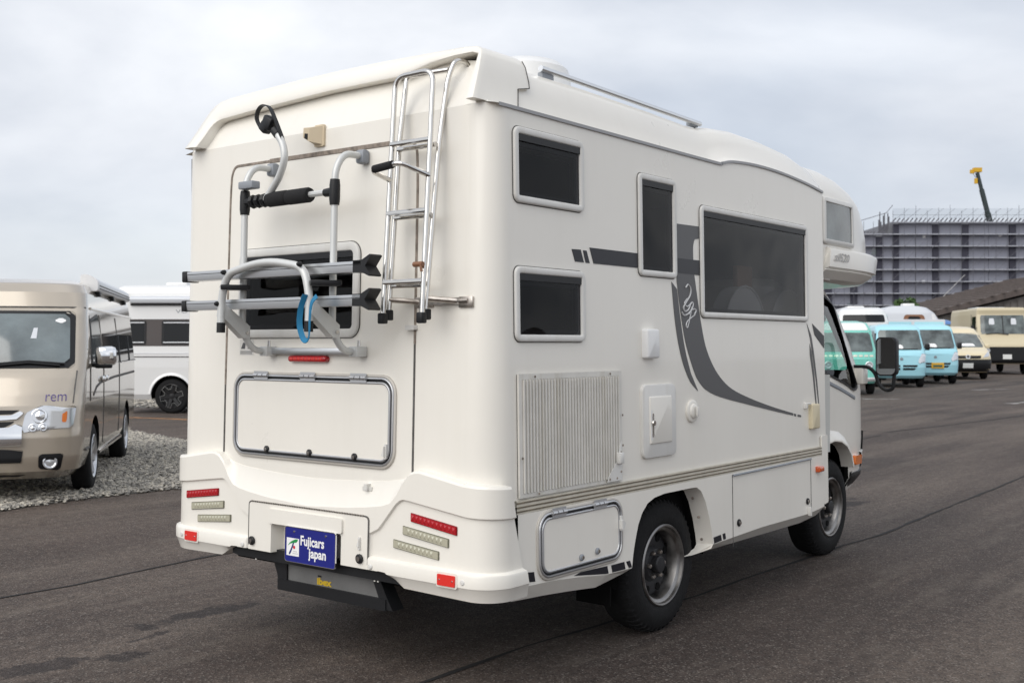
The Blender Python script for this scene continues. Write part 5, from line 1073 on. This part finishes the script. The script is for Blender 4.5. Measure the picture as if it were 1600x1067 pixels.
def kei(label,px,py,s,plate):
    Hk=Hull(KEI); lx,ly=-.70,1.25
    e=vehicle('kei_van',label,'van',place(px,py,lx,ly,s),RZ,Hk,'skyblue',[(.72,1.15,.27),(.72,-1.1,.27)],'light blue small vans in the parked row',scale=s,spokes=0,style='dark',arch=.31)
    ff=Hk.front; fr=lambda y,z,n=0:Hk.side(y,z,n,1); fl_=lambda y,z,n=0:Hk.side(y,z,n,-1)
    add(e,'windshield',rq((-.64,1.13),(.64,1.13),(.585,1.735),(-.585,1.735),r=.05),ff,'glass_grey',n1=.006,cols=16)
    add(e,'dash_papers',rq((-.1,1.17),(.25,1.17),(.2,1.29),(-.05,1.29),r=.03),ff,'paper_white',.004,.009,4,4)
    for a in ([(-.5,1.16),(-.1,1.15),(.3,1.18)],): bar(e,'wiper',[ff(x,z,.02) for x,z in a],.014,'black_plastic')
    for sg in (-1,1):
        fx=lambda x,z,n=0: ff(sg*x,z,n)
        add(e,'headlight',rq((.50,.72),(.70,.76),(.72,1.02),(.60,1.03),(.48,.80),r=.03),fx,'headlamp',n1=.012)
        add(e,'grille_slot',rq((.04,.62),(.44,.62),(.47,.68),(.04,.68),r=.006),fx,'black_plastic',n1=.008); add(e,'grille_slot',rq((.04,.53),(.36,.53),(.42,.59),(.04,.59),r=.006),fx,'black_plastic',n1=.008)
        fs=(fr if sg>0 else fl_)
        add(e,'door_window',rq((.52,1.12),(1.42,1.10),(1.08,1.70),(.55,1.72),r=.04),fs,'glass_dark',n1=.006); add(e,'side_window',rq((-1.55,1.14),(.42,1.14),(.42,1.70),(-1.5,1.70),r=.04),fs,'glass_dark',n1=.006)
        q=MB(); q.box((sg*.82,1.30,1.22),(.14,.08,.20),bev=.03); q.build('mirror','black_plastic',e)
    q=MB(); q.lathe([(.045,0),(.045,.012),(.03,.014),(.0,.012)],ff(0,.86,.004),(0,1,0),16); q.build('badge','grey_plastic',e)
    bar(e,'panel_crease',[ff(x,z,.003) for x,z in ((-.42,.97),(-.2,.95),(.2,.95),(.42,.97))],.007,'skyblue')
    if plate:
        pl_=add(e,'number_plate',[(-.25,.50),(.13,.50),(.13,.68),(-.25,.68)],ff,'plate_yellow',.0,.03,3,3); add(pl_,'plate_digits',[(-.20,.54),(.08,.54),(.08,.61),(-.20,.61)],ff,'plate_ink',.02,.0315,3,3)
    return e
kei('light blue small van with bare front, nearer of the two behind the mirror',-9.40,34.22,1.10,False)
kei('light blue small van with yellow number plate in the parked row',-9.58,38.35,1.13,True)
# cream delivery van with black bumper
Hn=Hull([(.25,.74,2.02,-2.2,.40,2.6),(.35,.82,2.14,-2.2,.42,2.6),(.55,.845,2.18,-2.2,.45,2.6),(.78,.845,2.16,-2.2,.48,2.5),(.90,.845,2.06,-2.2,.50,2.5),(1.0,.845,1.80,-2.2,.45,2.6),(1.06,.84,1.52,-2.2,.38,2.8),(1.12,.84,1.38,-2.2,.36,2.8),(1.60,.76,.62,-2.18,.3,3.),(1.78,.70,.25,-2.1,.3,3.),(1.85,.58,-.1,-2.,.3,2.8),(1.87,.4,-.3,-1.8,.3,2.6)])
NV=vehicle('delivery_van','cream delivery van with black bumper between the blue van and step van','van',place(-10.20,44.6,-.80,1.35,1.17),RZ,Hn,'van_cream',[(.82,1.25,.30),(.82,-1.4,.30)],scale=1.17,spokes=0,style='dark')
ff=Hn.front
add(NV,'front_bumper',rq((-.80,.27),(.80,.27),(.80,.70),(-.80,.70),r=.05),ff,'black_plastic',n1=.02,cols=20)
for sg in (-1,1):
    fs=lambda y,z,n=0:Hn.side(y,z,n,sg); fx=lambda x,z,n=0: ff(sg*x,z,n)
    add(NV,'bumper_corner',rq((1.62,.27),(1.98,.27),(1.98,.70),(1.66,.70),r=.03),fs,'black_plastic',n1=.012)
    add(NV,'headlight',rq((.50,.76),(.74,.80),(.79,.98),(.62,.88),r=.02),fx,'headlamp',n1=.010)
    add(NV,'door_window',rq((.05,1.12),(1.22,1.10),(.62,1.58),(.10,1.62),r=.03),fs,'glass_dark',n1=.006)
    q=MB(); q.box((sg*.93,.95,1.15),(.16,.08,.16),bev=.03); q.build('mirror','van_cream',NV)
add(NV,'grille',rq((-.42,.73),(.42,.73),(.46,.83),(-.46,.83),r=.02),ff,'black_plastic',n1=.010)
q=MB(); q.lathe([(.075,0),(.075,.014),(.05,.016),(.048,.0)],ff(0,.79,.012),(0,1,.2),20); q.box(ff(0,.79,.02),(.2,.012,.025)); q.build('badge','chrome',NV)
add(NV,'number_plate',[(-.17,.40),(.17,.40),(.17,.57),(-.17,.57)],ff,'plate_white',.0,.035,3,3)
add(NV,'windshield',rq((-.74,1.11),(.74,1.11),(.64,1.62),(-.64,1.62),r=.05),ff,'glass_grey',n1=.006,cols=16); add(NV,'dash_papers',rq((-.45,1.16),(.05,1.16),(0,1.25),(-.4,1.25),r=.03),ff,'paper_white',.004,.009,4,4)
# beige step van
Hs=Hull([(.45,1.0,2.85,-3.0,.2,4.),(.60,1.06,2.95,-3.0,.2,4.),(1.20,1.08,2.95,-3.0,.2,4.),(1.30,1.08,2.90,-3.0,.2,4.),(1.62,1.08,2.45,-3.,.2,4.),(1.68,1.08,2.36,-3.,.2,4.5),(2.60,1.04,2.10,-3.,.2,5.),(2.78,1.02,2.12,-3.,.2,5.),(2.88,.98,2.05,-2.95,.2,5.),(2.90,.85,1.9,-2.8,.2,5.)])
SV=vehicle('step_van','tall beige step van with black grille at the right edge','van',place(-10.85,53.5,-.95,2.1,1.10),RZ,Hs,'step_beige',[(1.04,1.95,.36),(1.04,-1.9,.36)],scale=1.10,spokes=0,style='dark')
ff=Hs.front
add(SV,'windshield',rq((-.92,1.74),(.92,1.74),(.90,2.56),(-.90,2.56),r=.05),ff,'glass_grey',n1=.010,cols=16)
bar(SV,'windshield_pillar',[ff(0,1.76,.015),ff(0,2.54,.015)],.02,'black_plastic')
for x in (-.45,.45): add(SV,'reflection_patch',rq((x-.12,2.15),(x+.12,2.15),(x+.1,2.42),(x-.1,2.42),r=.02),ff,'silver_van',.008,.014,3,3)  # pale patches on the windshield, painted as reflections in the glass
add(SV,'grille_band',rq((-1.0,.60),(1.0,.60),(1.0,1.18),(-1.0,1.18),r=.03),ff,'black_plastic',n1=.012,cols=16)
for sg in (-1,1):
    fs=lambda y,z,n=0:Hs.side(y,z,n,sg); fx=lambda x,z,n=0: ff(sg*x,z,n)
    q=MB(); q.lathe([(.11,0),(.11,.02),(.09,.03),(.04,.02),(0,.03)],fx(.80,1.02,.01),(0,1,0),18); q.build('headlight','headlamp',SV)
    add(SV,'door_window',rq((1.35,1.68),(2.05,1.68),(2.0,2.5),(1.35,2.5),r=.05),fs,'glass_dark',n1=.008)
    bar(SV,'door_gap',[fs(1.2,z,.004) for z in (.7,1.6,2.6)],.012,'seal_dark')
    q=MB(); q.box((sg*1.25,2.25,1.9),(.12,.10,.45),bev=.03); q.box((sg*1.16,2.2,2.0),(.2,.03,.03)); q.build('mirror','black_plastic',SV)
add(SV,'number_plate',[(-.18,.66),(.18,.66),(.18,.86),(-.18,.86)],ff,'plate_white',.0,.03,3,3)
add(SV,'front_bumper',rq((-1.02,.48),(1.02,.48),(1.02,.64),(-1.02,.64),r=.03),ff,'black_plastic',n1=.06,cols=16)
bar(SV,'wiper',[ff(x,z,.03) for x,z in ((-.2,1.72),(.3,1.78),(.7,1.74))],.016,'black_plastic')
q=MB(); q.box((0,-.6,2.93),(1.2,1.6,.07),bev=.02); q.build('roof_rack_panel','silver_van',SV)
# white van behind the step van at the frame edge
SW=vehicle('parked_van','white van half hidden behind the beige step van','van',place(-7.6,56.5,-.95,2.1,1.05),RZ,Hull(np.array(Hs.a)),'van_white',[(1.04,1.95,.36),(1.04,-1.9,.36)],scale=1.05,spokes=0,style='dark')
add(SW,'windshield',rq((-.92,1.74),(.92,1.74),(.90,2.56),(-.90,2.56),r=.05),ff,'glass_grey',n1=.010,cols=16); add(SW,'grille',rq((-.8,.7),(.8,.7),(.8,1.1),(-.8,1.1),r=.03),ff,'black_plastic',n1=.012)
# teal retro bus seen past the cab
Ht=Hull([(.30,.70,1.95,-2.0,.35,2.8),(.42,.76,2.05,-2.,.38,2.8),(.95,.77,2.02,-2.,.38,2.8),(1.10,.76,1.95,-2.,.36,2.8),(1.70,.68,1.55,-2.,.32,3.),(1.90,.6,1.25,-1.9,.3,3.),(1.96,.4,.9,-1.7,.3,2.8)])
TB=vehicle('retro_bus','teal retro-faced small bus with white roof just beyond the cab','van',place(-8.82,28.2,-.74,1.45,1.08),RZ,Ht,'teal',[(.74,1.30,.29),(.74,-1.3,.29)],scale=1.08,spokes=0,style='dark')
ff=Ht.front
add(TB,'windshield',rq((-.66,1.13),(.66,1.13),(.60,1.64),(-.60,1.64),r=.05),ff,'glass_grey',n1=.008,cols=14)
add(TB,'white_upper',rq((-.58,1.70),(.58,1.70),(.52,1.90),(-.52,1.90),r=.04),ff,'white',n1=.010,cols=14)
for sg in (-1,1):
    fs=lambda y,z,n=0:Ht.side(y,z,n,sg); fx=lambda x,z,n=0: ff(sg*x,z,n)
    add(TB,'white_upper',rq((-1.9,1.66),(1.5,1.66),(1.2,1.90),(-1.8,1.90),r=.03),fs,'white',n1=.010,cols=14)
    add(TB,'side_window',rq((-1.85,1.12),(.55,1.12),(.55,1.60),(-1.8,1.60),r=.05),fs,'glass_dark',n1=.006); add(TB,'door_window',rq((.65,1.12),(1.68,1.12),(1.45,1.60),(.68,1.60),r=.05),fs,'glass_dark',n1=.006)
    q=MB(); q.lathe([(.10,0),(.10,.02),(.085,.03),(.04,.02),(0,.03)],fx(.52,.78,.01),(0,1,0),18); q.build('headlight','headlamp',TB)
    for k in range(4): add(TB,'grille_slot',rq((.12+k*.14,1.0),(.22+k*.14,1.0),(.22+k*.14,1.05),(.12+k*.14,1.05),r=.006),fx,'lens_bright',n1=.010,rows=3,cols=3)
    for k in range(5): bar(TB,'face_rib',[fx(x,.92-.05*k,.006) for x in (.1,.3,.5)],.010,'teal')
add(TB,'front_bumper',rq((-.72,.36),(.72,.36),(.72,.46),(-.72,.46),r=.03),ff,'paper_white',n1=.03,cols=14)
# light blue camper box standing behind the blue vans
e=empty('box_trailer','pale grey box trailer with light blue panels behind the blue vans','trailer',(-14.8,46.3,0),R(-51.8),local=True)
def bx(e,name,c,d,m,bev=.03): q=MB(); q.box(c,d,bev=bev); return q.build(name,m,e)
b_=bx(e,'body',(0,0,1.56),(1.9,4.3,1.92),'silver_van',.05)
for sg in (1,-1):
    for k in range(3): bx(e,'side_panel',(sg*.953,-1.42+1.42*k,1.95),(.03,1.28,.92),'skyblue',.01)
for y in (-.45,.45):
    for sg in (1,-1): simple_wheel(e,sg*.93,y,.30,.18,sg,.19,'dark')
bx(e,'drawbar',(0,2.8,.5),(.1,1.4,.1),'grey_plastic',.01)
# rounded caravan
Hc=Hull([(.55,1.0,2.6,-2.6,.7,2.4),(.8,1.08,2.85,-2.85,.8,2.4),(1.6,1.10,2.95,-2.95,.9,2.3),(2.3,1.08,2.75,-2.75,1.0,2.2),(2.7,1.0,2.3,-2.3,1.0,2.2),(2.95,.8,1.7,-1.7,1.,2.2),(3.02,.5,1.1,-1.1,.8,2.2)])
CV=empty('caravan','pale silver rounded caravan with red-brown side window over the blue trailer','caravan',(-16.0,51.7,0),R(-56),local=True); CV.scale=(1.0,.60,1.09)
Hc.mesh().build('body','silver_van',CV,ang=40)
for sg in (1,-1):
    fs=lambda y,z,n=0:Hc.side(y,z,n,sg)
    wf=add(CV,'side_window',rq((-.6,2.22),(1.3,2.22),(1.1,2.62),(-.4,2.62),r=.15),fs,'wood_brown',n1=.008); add(wf,'pane',rq((-.2,2.28),(.9,2.28),(.8,2.54),(-.1,2.54),r=.1),fs,'glass_dark',.006,.014)
    add(CV,'end_panel',rq((1.75,1.9),(2.25,1.9),(2.1,2.7),(1.75,2.75),r=.05),fs,'van_white',n1=.012); simple_wheel(CV,sg*1.06,0,.33,.2,sg,.2,'dark')
q=MB(); q.box((0,.3,3.06),(.6,.9,.16),bev=.06); q.build('roof_vent','white',CV)
# white light-truck camper behind the bus
Hw=Hull([(.5,.95,2.3,-2.6,.3,3.),(1.6,1.0,2.35,-2.6,.3,3.),(2.3,.98,2.3,-2.6,.35,3.),(2.75,.9,2.1,-2.5,.4,2.8),(2.9,.7,1.8,-2.3,.4,2.6)])
LT=vehicle('camper_truck','white camper with a wide dark front window above the teal bus','camper',place(-13.5,39.8,0,2.3,1),RZ,Hw,'van_white',[(.97,1.5,.34),(.97,-1.6,.34)],spokes=0,style='dark')
add(LT,'windshield',rq((-.82,2.30),(.82,2.30),(.78,2.60),(-.78,2.60),r=.06),Hw.front,'glass_dark',n1=.01,cols=14)
for sg in (1,-1): add(LT,'side_panel',rq((.6,1.9),(2.0,1.9),(1.95,2.6),(.6,2.6),r=.05),lambda y,z,n=0:Hw.side(y,z,n,sg),'lens_bright' if False else 'teal',n1=.008)
q=MB(); q.box((0,-.5,2.93),(.7,1.1,.16),bev=.06); q.build('roof_vent','white',LT)
BL=vehicle('parked_van','blue van tucked behind the cream delivery van','van',place(-17.8,63.1,0,1.7,1.5),RZ,Hull(KEI),'navy_van' if 'navy_van' in MATS else mat('navy_van',(.05,.16,.42),.4,coat=.4),[(.72,1.15,.27),(.72,-1.1,.27)],scale=1.5,spokes=0,style='dark',arch=.31)
add(BL,'windshield',rq((-.64,1.13),(.64,1.13),(.585,1.735),(-.585,1.735),r=.05),Hull(KEI).front,'glass_grey',n1=.006,cols=12)

# ------------------------------------------------------------ building site, shed, crane, trees (far right)
Rv=Vector((.7859,.6184,0)); Fv=Vector((-.6184,.7859,0)); CP=Vector((2.809,-3.432,0))
# the facade is a real block 170 m away, its long side square to the lane it faces
D0=170.; ppm=1742/D0
def fac(px): return (px-800)/ppm
def BP(u,v,n=0): p=CP+Fv*(D0-n)+Rv*u; return (p.x,p.y,v)
ZT=20.0; ZL=18.1
bz=empty('construction_building','grey multi-storey building under construction wrapped in mesh and scaffolding','building',tuple(CP+Fv*D0+Rv*70))
u0,u1,u2=fac(1150),fac(1393),fac(2000)
q=MB()
for (a,b2,zt,dn) in ((u0,u1,ZL,0),(u1,u2,ZT,0)):
    q.add([BP(a,0,-1.2),BP(b2,0,-1.2),BP(b2,zt,-1.2),BP(a,zt,-1.2),BP(a,0,-25),BP(b2,0,-25),BP(b2,zt,-25),BP(a,zt,-25)],[(0,1,2,3),(5,4,7,6),(4,0,3,7),(1,5,6,2),(3,2,6,7)])
q.build('core','conc',bz)
lev=[ZT-.1-1.80*k for k in range(12)]
cols_=[(1240,1252),(1288,1300),(1330,1340),(1370,1379),(1396,1405),(1458,1468),(1504,1514),(1578,1588),(1640,1650),(1720,1730),(1800,1810),(1880,1890)]
for k,z in enumerate(lev):
    if z<.5: continue
    a=u1-.2 if z>ZL else u0
    q=MB(); q.box(tuple(Vector(BP((a+u2)/2,z,.15))),((u2-a),.9,.16),rot=Matrix.Rotation(R(38.2),3,'Z')); q.build('scaffold_deck','slab',bz)
for (a,b2) in cols_:
    z=ZL if b2<1390 else ZT
    q=MB(); q.box(tuple(Vector(BP((fac(a)+fac(b2))/2,z/2-.1,-.26))),(fac(b2)-fac(a),.35,z-.5),rot=Matrix.Rotation(R(38.2),3,'Z')); q.build('dark_net_column','net_dark',bz)
edges=[1150]+[x for c in cols_ for x in c]+[2000]
for i in range(0,len(edges)-1,2):
    a,b2=fac(edges[i]),fac(edges[i+1]); n=max(1,round((b2-a)/2.6))
    for k,z in enumerate(lev[:-1]):
        if z<1.5 or (z>ZL and edges[i]<1390): continue
        for j in range(n):
            w_=(b2-a)/n; q=MB(); q.prism([(a+j*w_+.03,z-1.66),(a+(j+1)*w_-.03,z-1.66),(a+(j+1)*w_-.03,z-.12),(a+j*w_+.03,z-.12)],BP,-.45-random.random()*.06,-.30-random.random()*.06); q.build('mesh_panel','net_grey',bz)
q=MB()
for i in range(90):
    u=u1+(u2-u1)*i/90; q.tube([BP(u,ZT-.1,.3),BP(u+.55,ZT+.55,.3)],.10,4)
for i in range(46):
    u=u0+(u1-u0)*i/46; q.tube([BP(u,ZL-.1,.3),BP(u+.5,ZL+.45,.3)],.08,4)
o=q.build('edge_bracket','scaf',bz); struct(o,'stuff')
q=MB()
for i in range(34):
    u=u1+(u2-u1)*i/34; q.tube([BP(u,0,.62),BP(u,ZT+1.7+.4*(i%3),.62)],.028,4)
    q.tube([BP(u,ZT,.62),BP(u+2.5,ZT+2.0,.62)],.018,4)
for i in range(16):
    u=u0+(u1-u0)*i/16; q.tube([BP(u,0,.62),BP(u,ZL+1.9,.62)],.035,4)
for i in range(-14,60):
    u=u0+i*2.2
    for z in (ZL,ZL-5.4,ZL-10.8):
        a=u; b2=u+5.4
        if a>u0 and b2<u2: q.tube([BP(a,z-5.4,.64),BP(b2,z,.64)],.022,4)
for z in (ZT+1.0,): q.tube([BP(u1,z,.62),BP(u2,z,.62)],.02,4)
q.tube([BP(u0,ZL+1.4,.62),BP(u1-6,ZL+1.7,.62),BP(u1-1,ZL+3.2,.62),BP(u1,ZL+4.4,.62)],.05,5)
o=q.build('scaffold_pole','scaf',bz); struct(o,'stuff')
q=MB(); q.grid([[BP(u1+(u2-u1)*i/60,ZT+.5+1.5*j,.60) for i in range(61)] for j in (0,1)])
m_=glass('safety_net',(.86,.87,.88),1.0); q.build('safety_net','safety_net',bz,fix=False)
for (a,z0,b2,z1) in ((1465,8.1,1504,11.9),(1484,6.7,1506,8.3)):
    q=MB(); q.tube([BP(fac(a),z0,.9),BP(fac(b2),z1,.9)],.05,5); q.build('pale_brace','scaf_pale',bz)
for px,z in ((1445,17.8),(1444,10.9),(1564,18.0)):
    q=MB(); q.box(BP(fac(px),z,-.3),(.45,.1,.4),rot=Matrix.Rotation(R(38.2),3,'Z')); q.build('lamp_box','white',bz)
for px,z in ((1329,7.0),(1364,6.8),(1367,15.3)):
    q=MB(); q.box(BP(fac(px),z+.2,-.35),(.8,.1,.9),rot=Matrix.Rotation(R(38.2),3,'Z')); q.build('window','glass_sky',bz)
for i in range(10):
    u=fac(1378+1.8*i); q=MB(); q.tube([BP(u,ZL-.2,-1.5),BP(u,ZL+2.4+1.2*math.sin(i*1.7),-1.5)],.09,5); q.build('upright_bar','scaf',bz)
# mobile crane behind
cr_=empty('mobile_crane','dark telescopic crane boom with yellow head rising behind the building','crane',tuple(CP+Fv*210+Rv*((1556-800)/1742*210)))
def CPt(px,py,d): p=CP+Fv*d+Rv*((px-800)/1742*d); return (p.x,p.y,1.45+(537-py)/1742*d)
A=Vector(CPt(1561,402,210)); B=Vector(CPt(1527,270,210)); dr=B-A
for k,(s0,s1,r_) in enumerate(((-.9,.52,.56),(.45,.80,.46),(.75,1.0,.36))):
    q=MB(); q.tube([A+dr*s0,A+dr*s1],r_,4); q.build('boom_section','crane_dark',cr_,ang=20)
q=MB(); q.box(tuple(B+Vector((0,0,.5))),(1.5,.9,.8),rot=Matrix.Rotation(R(38.2),3,'Z')); q.box(tuple(B+Vector((-.75,-.6,.2))),(.7,.5,.7),rot=Matrix.Rotation(R(38.2),3,'Z')); q.build('boom_head','crane_yellow',cr_)
hp=Vector(CPt(1525,283,210)); q=MB(); q.box(tuple(hp),(.5,.4,1.0),rot=Matrix.Rotation(R(38.2),3,'Z')); q.build('hook_block','crane_yellow',cr_)
q=MB(); q.tube([hp+Vector((0,0,.6)),B+Vector((-.8,-.6,.2))],.05,4); q.build('hoist_rope','scaf',cr_)
q=MB(); q.box(tuple(Vector((cr_.location.x,cr_.location.y,1.6))),(12,2.8,2.2),rot=Matrix.Rotation(R(38.2),3,'Z'),bev=.2); q.build('carrier','crane_yellow',cr_)
# brown-roofed shed
sh=empty('shed','low shed with long sloping brown roof behind the step van','shed',tuple(CP+Fv*82+Rv*30))
def SP(px,py,d): return CPt(px,py,d)
def SPg(u,v,dn): p=CP+Fv*(82+dn)+Rv*u; return (p.x,p.y,v)
s0,s1=(1448-800)/1742*82,(1720-800)/1742*82
rl=[(s0,3.55),(s1,6.65)]
q=MB(); q.add([SPg(s0+.4,0,0),SPg(s1,0,0),SPg(s1,6.3,0),SPg(s0+.4,3.3,0),SPg(s0+.4,0,14),SPg(s1,0,14),SPg(s1,6.3,14),SPg(s0+.4,3.3,14)],[(0,1,2,3),(5,4,7,6),(4,0,3,7),(1,5,6,2)]); q.build('wall','shed_wall',sh)
for k in range(26):
    u=s0+.7+k*.5; v=3.3+(u-s0)*(6.3-3.3)/(s1-s0); q=MB(); q.box(SPg(u,v/2-.1,-.04),(.08,.05,v-.25),rot=Matrix.Rotation(R(38.2),3,'Z')); q.build('wall_batten','shed_wall',sh)
q=MB(); a=[(s0-.6,3.22),(s1,6.55),(s1,7.05),(s0-.6,3.62)]
q.add([SPg(u,v,-.8) for u,v in a]+[SPg(u,v,15) for u,v in a],[(0,1,2,3),(7,6,5,4),(3,2,6,7),(0,4,5,1),(0,3,7,4),(1,5,6,2)]); rf=q.build('roof','roof_brown',sh)
for k in range(16):
    f=k/16; q=MB(); u=s0-.6+(s1-s0+.6)*f; v=3.64+(7.05-3.62)*f; q.box(SPg(u,v+.02,6.5),(.12,15.6,.10),rot=Matrix.Rotation(R(38.2),3,'Z')); q.build('roof_batten','roof_brown',rf)
# trees whose tops show over the caravan
def tree(label,px,top,d,cr,seed):
    rd=random.Random(seed); p=CP+Fv*d+Rv*((px-800)/1742*d); zt=1.45+(537-top)/1742*d
    e=empty('tree',label,'tree',(p.x,p.y,0),0,'small trees beyond the parked row',local=True)
    q=MB(); q.tube([(0,0,0),(.05,0,zt*.5),(0,.05,zt*.85)],[.10,.07,.03],8)
    for k in range(5): a=k*1.3; q.tube([(0,0,zt*(.5+.07*k)),(cr*.6*math.cos(a),cr*.6*math.sin(a),zt*(.62+.07*k))],[.04,.015],5)
    q.build('trunk','bark',e)
    q=MB()
    for k in range(1500):
        while True:
            v=Vector((rd.uniform(-1,1),rd.uniform(-1,1),rd.uniform(-1,1)))
            if v.length<1: break
        c=Vector((v.x*cr,v.y*cr,zt-.9+v.z*.9)); 
        if rd.random()<.35*(1+math.sin(v.x*7)*math.sin(v.z*6)): continue
        a=Vector((rd.gauss(0,1),rd.gauss(0,1),rd.gauss(0,1))).normalized(); b2=a.orthogonal().normalized(); s=rd.uniform(.05,.11)
        q.add([c-a*s*1.6,c+b2*s*.6,c+a*s*1.6,c-b2*s*.6],[(0,1,2,3)])
    q.build('crown','leaf',e,fix=False)
tree('small yellow-green tree top over the caravan, left of two',1405,467,62,.40,1); tree('small darker green tree top over the caravan, right of two',1422,465,62,.52,2)
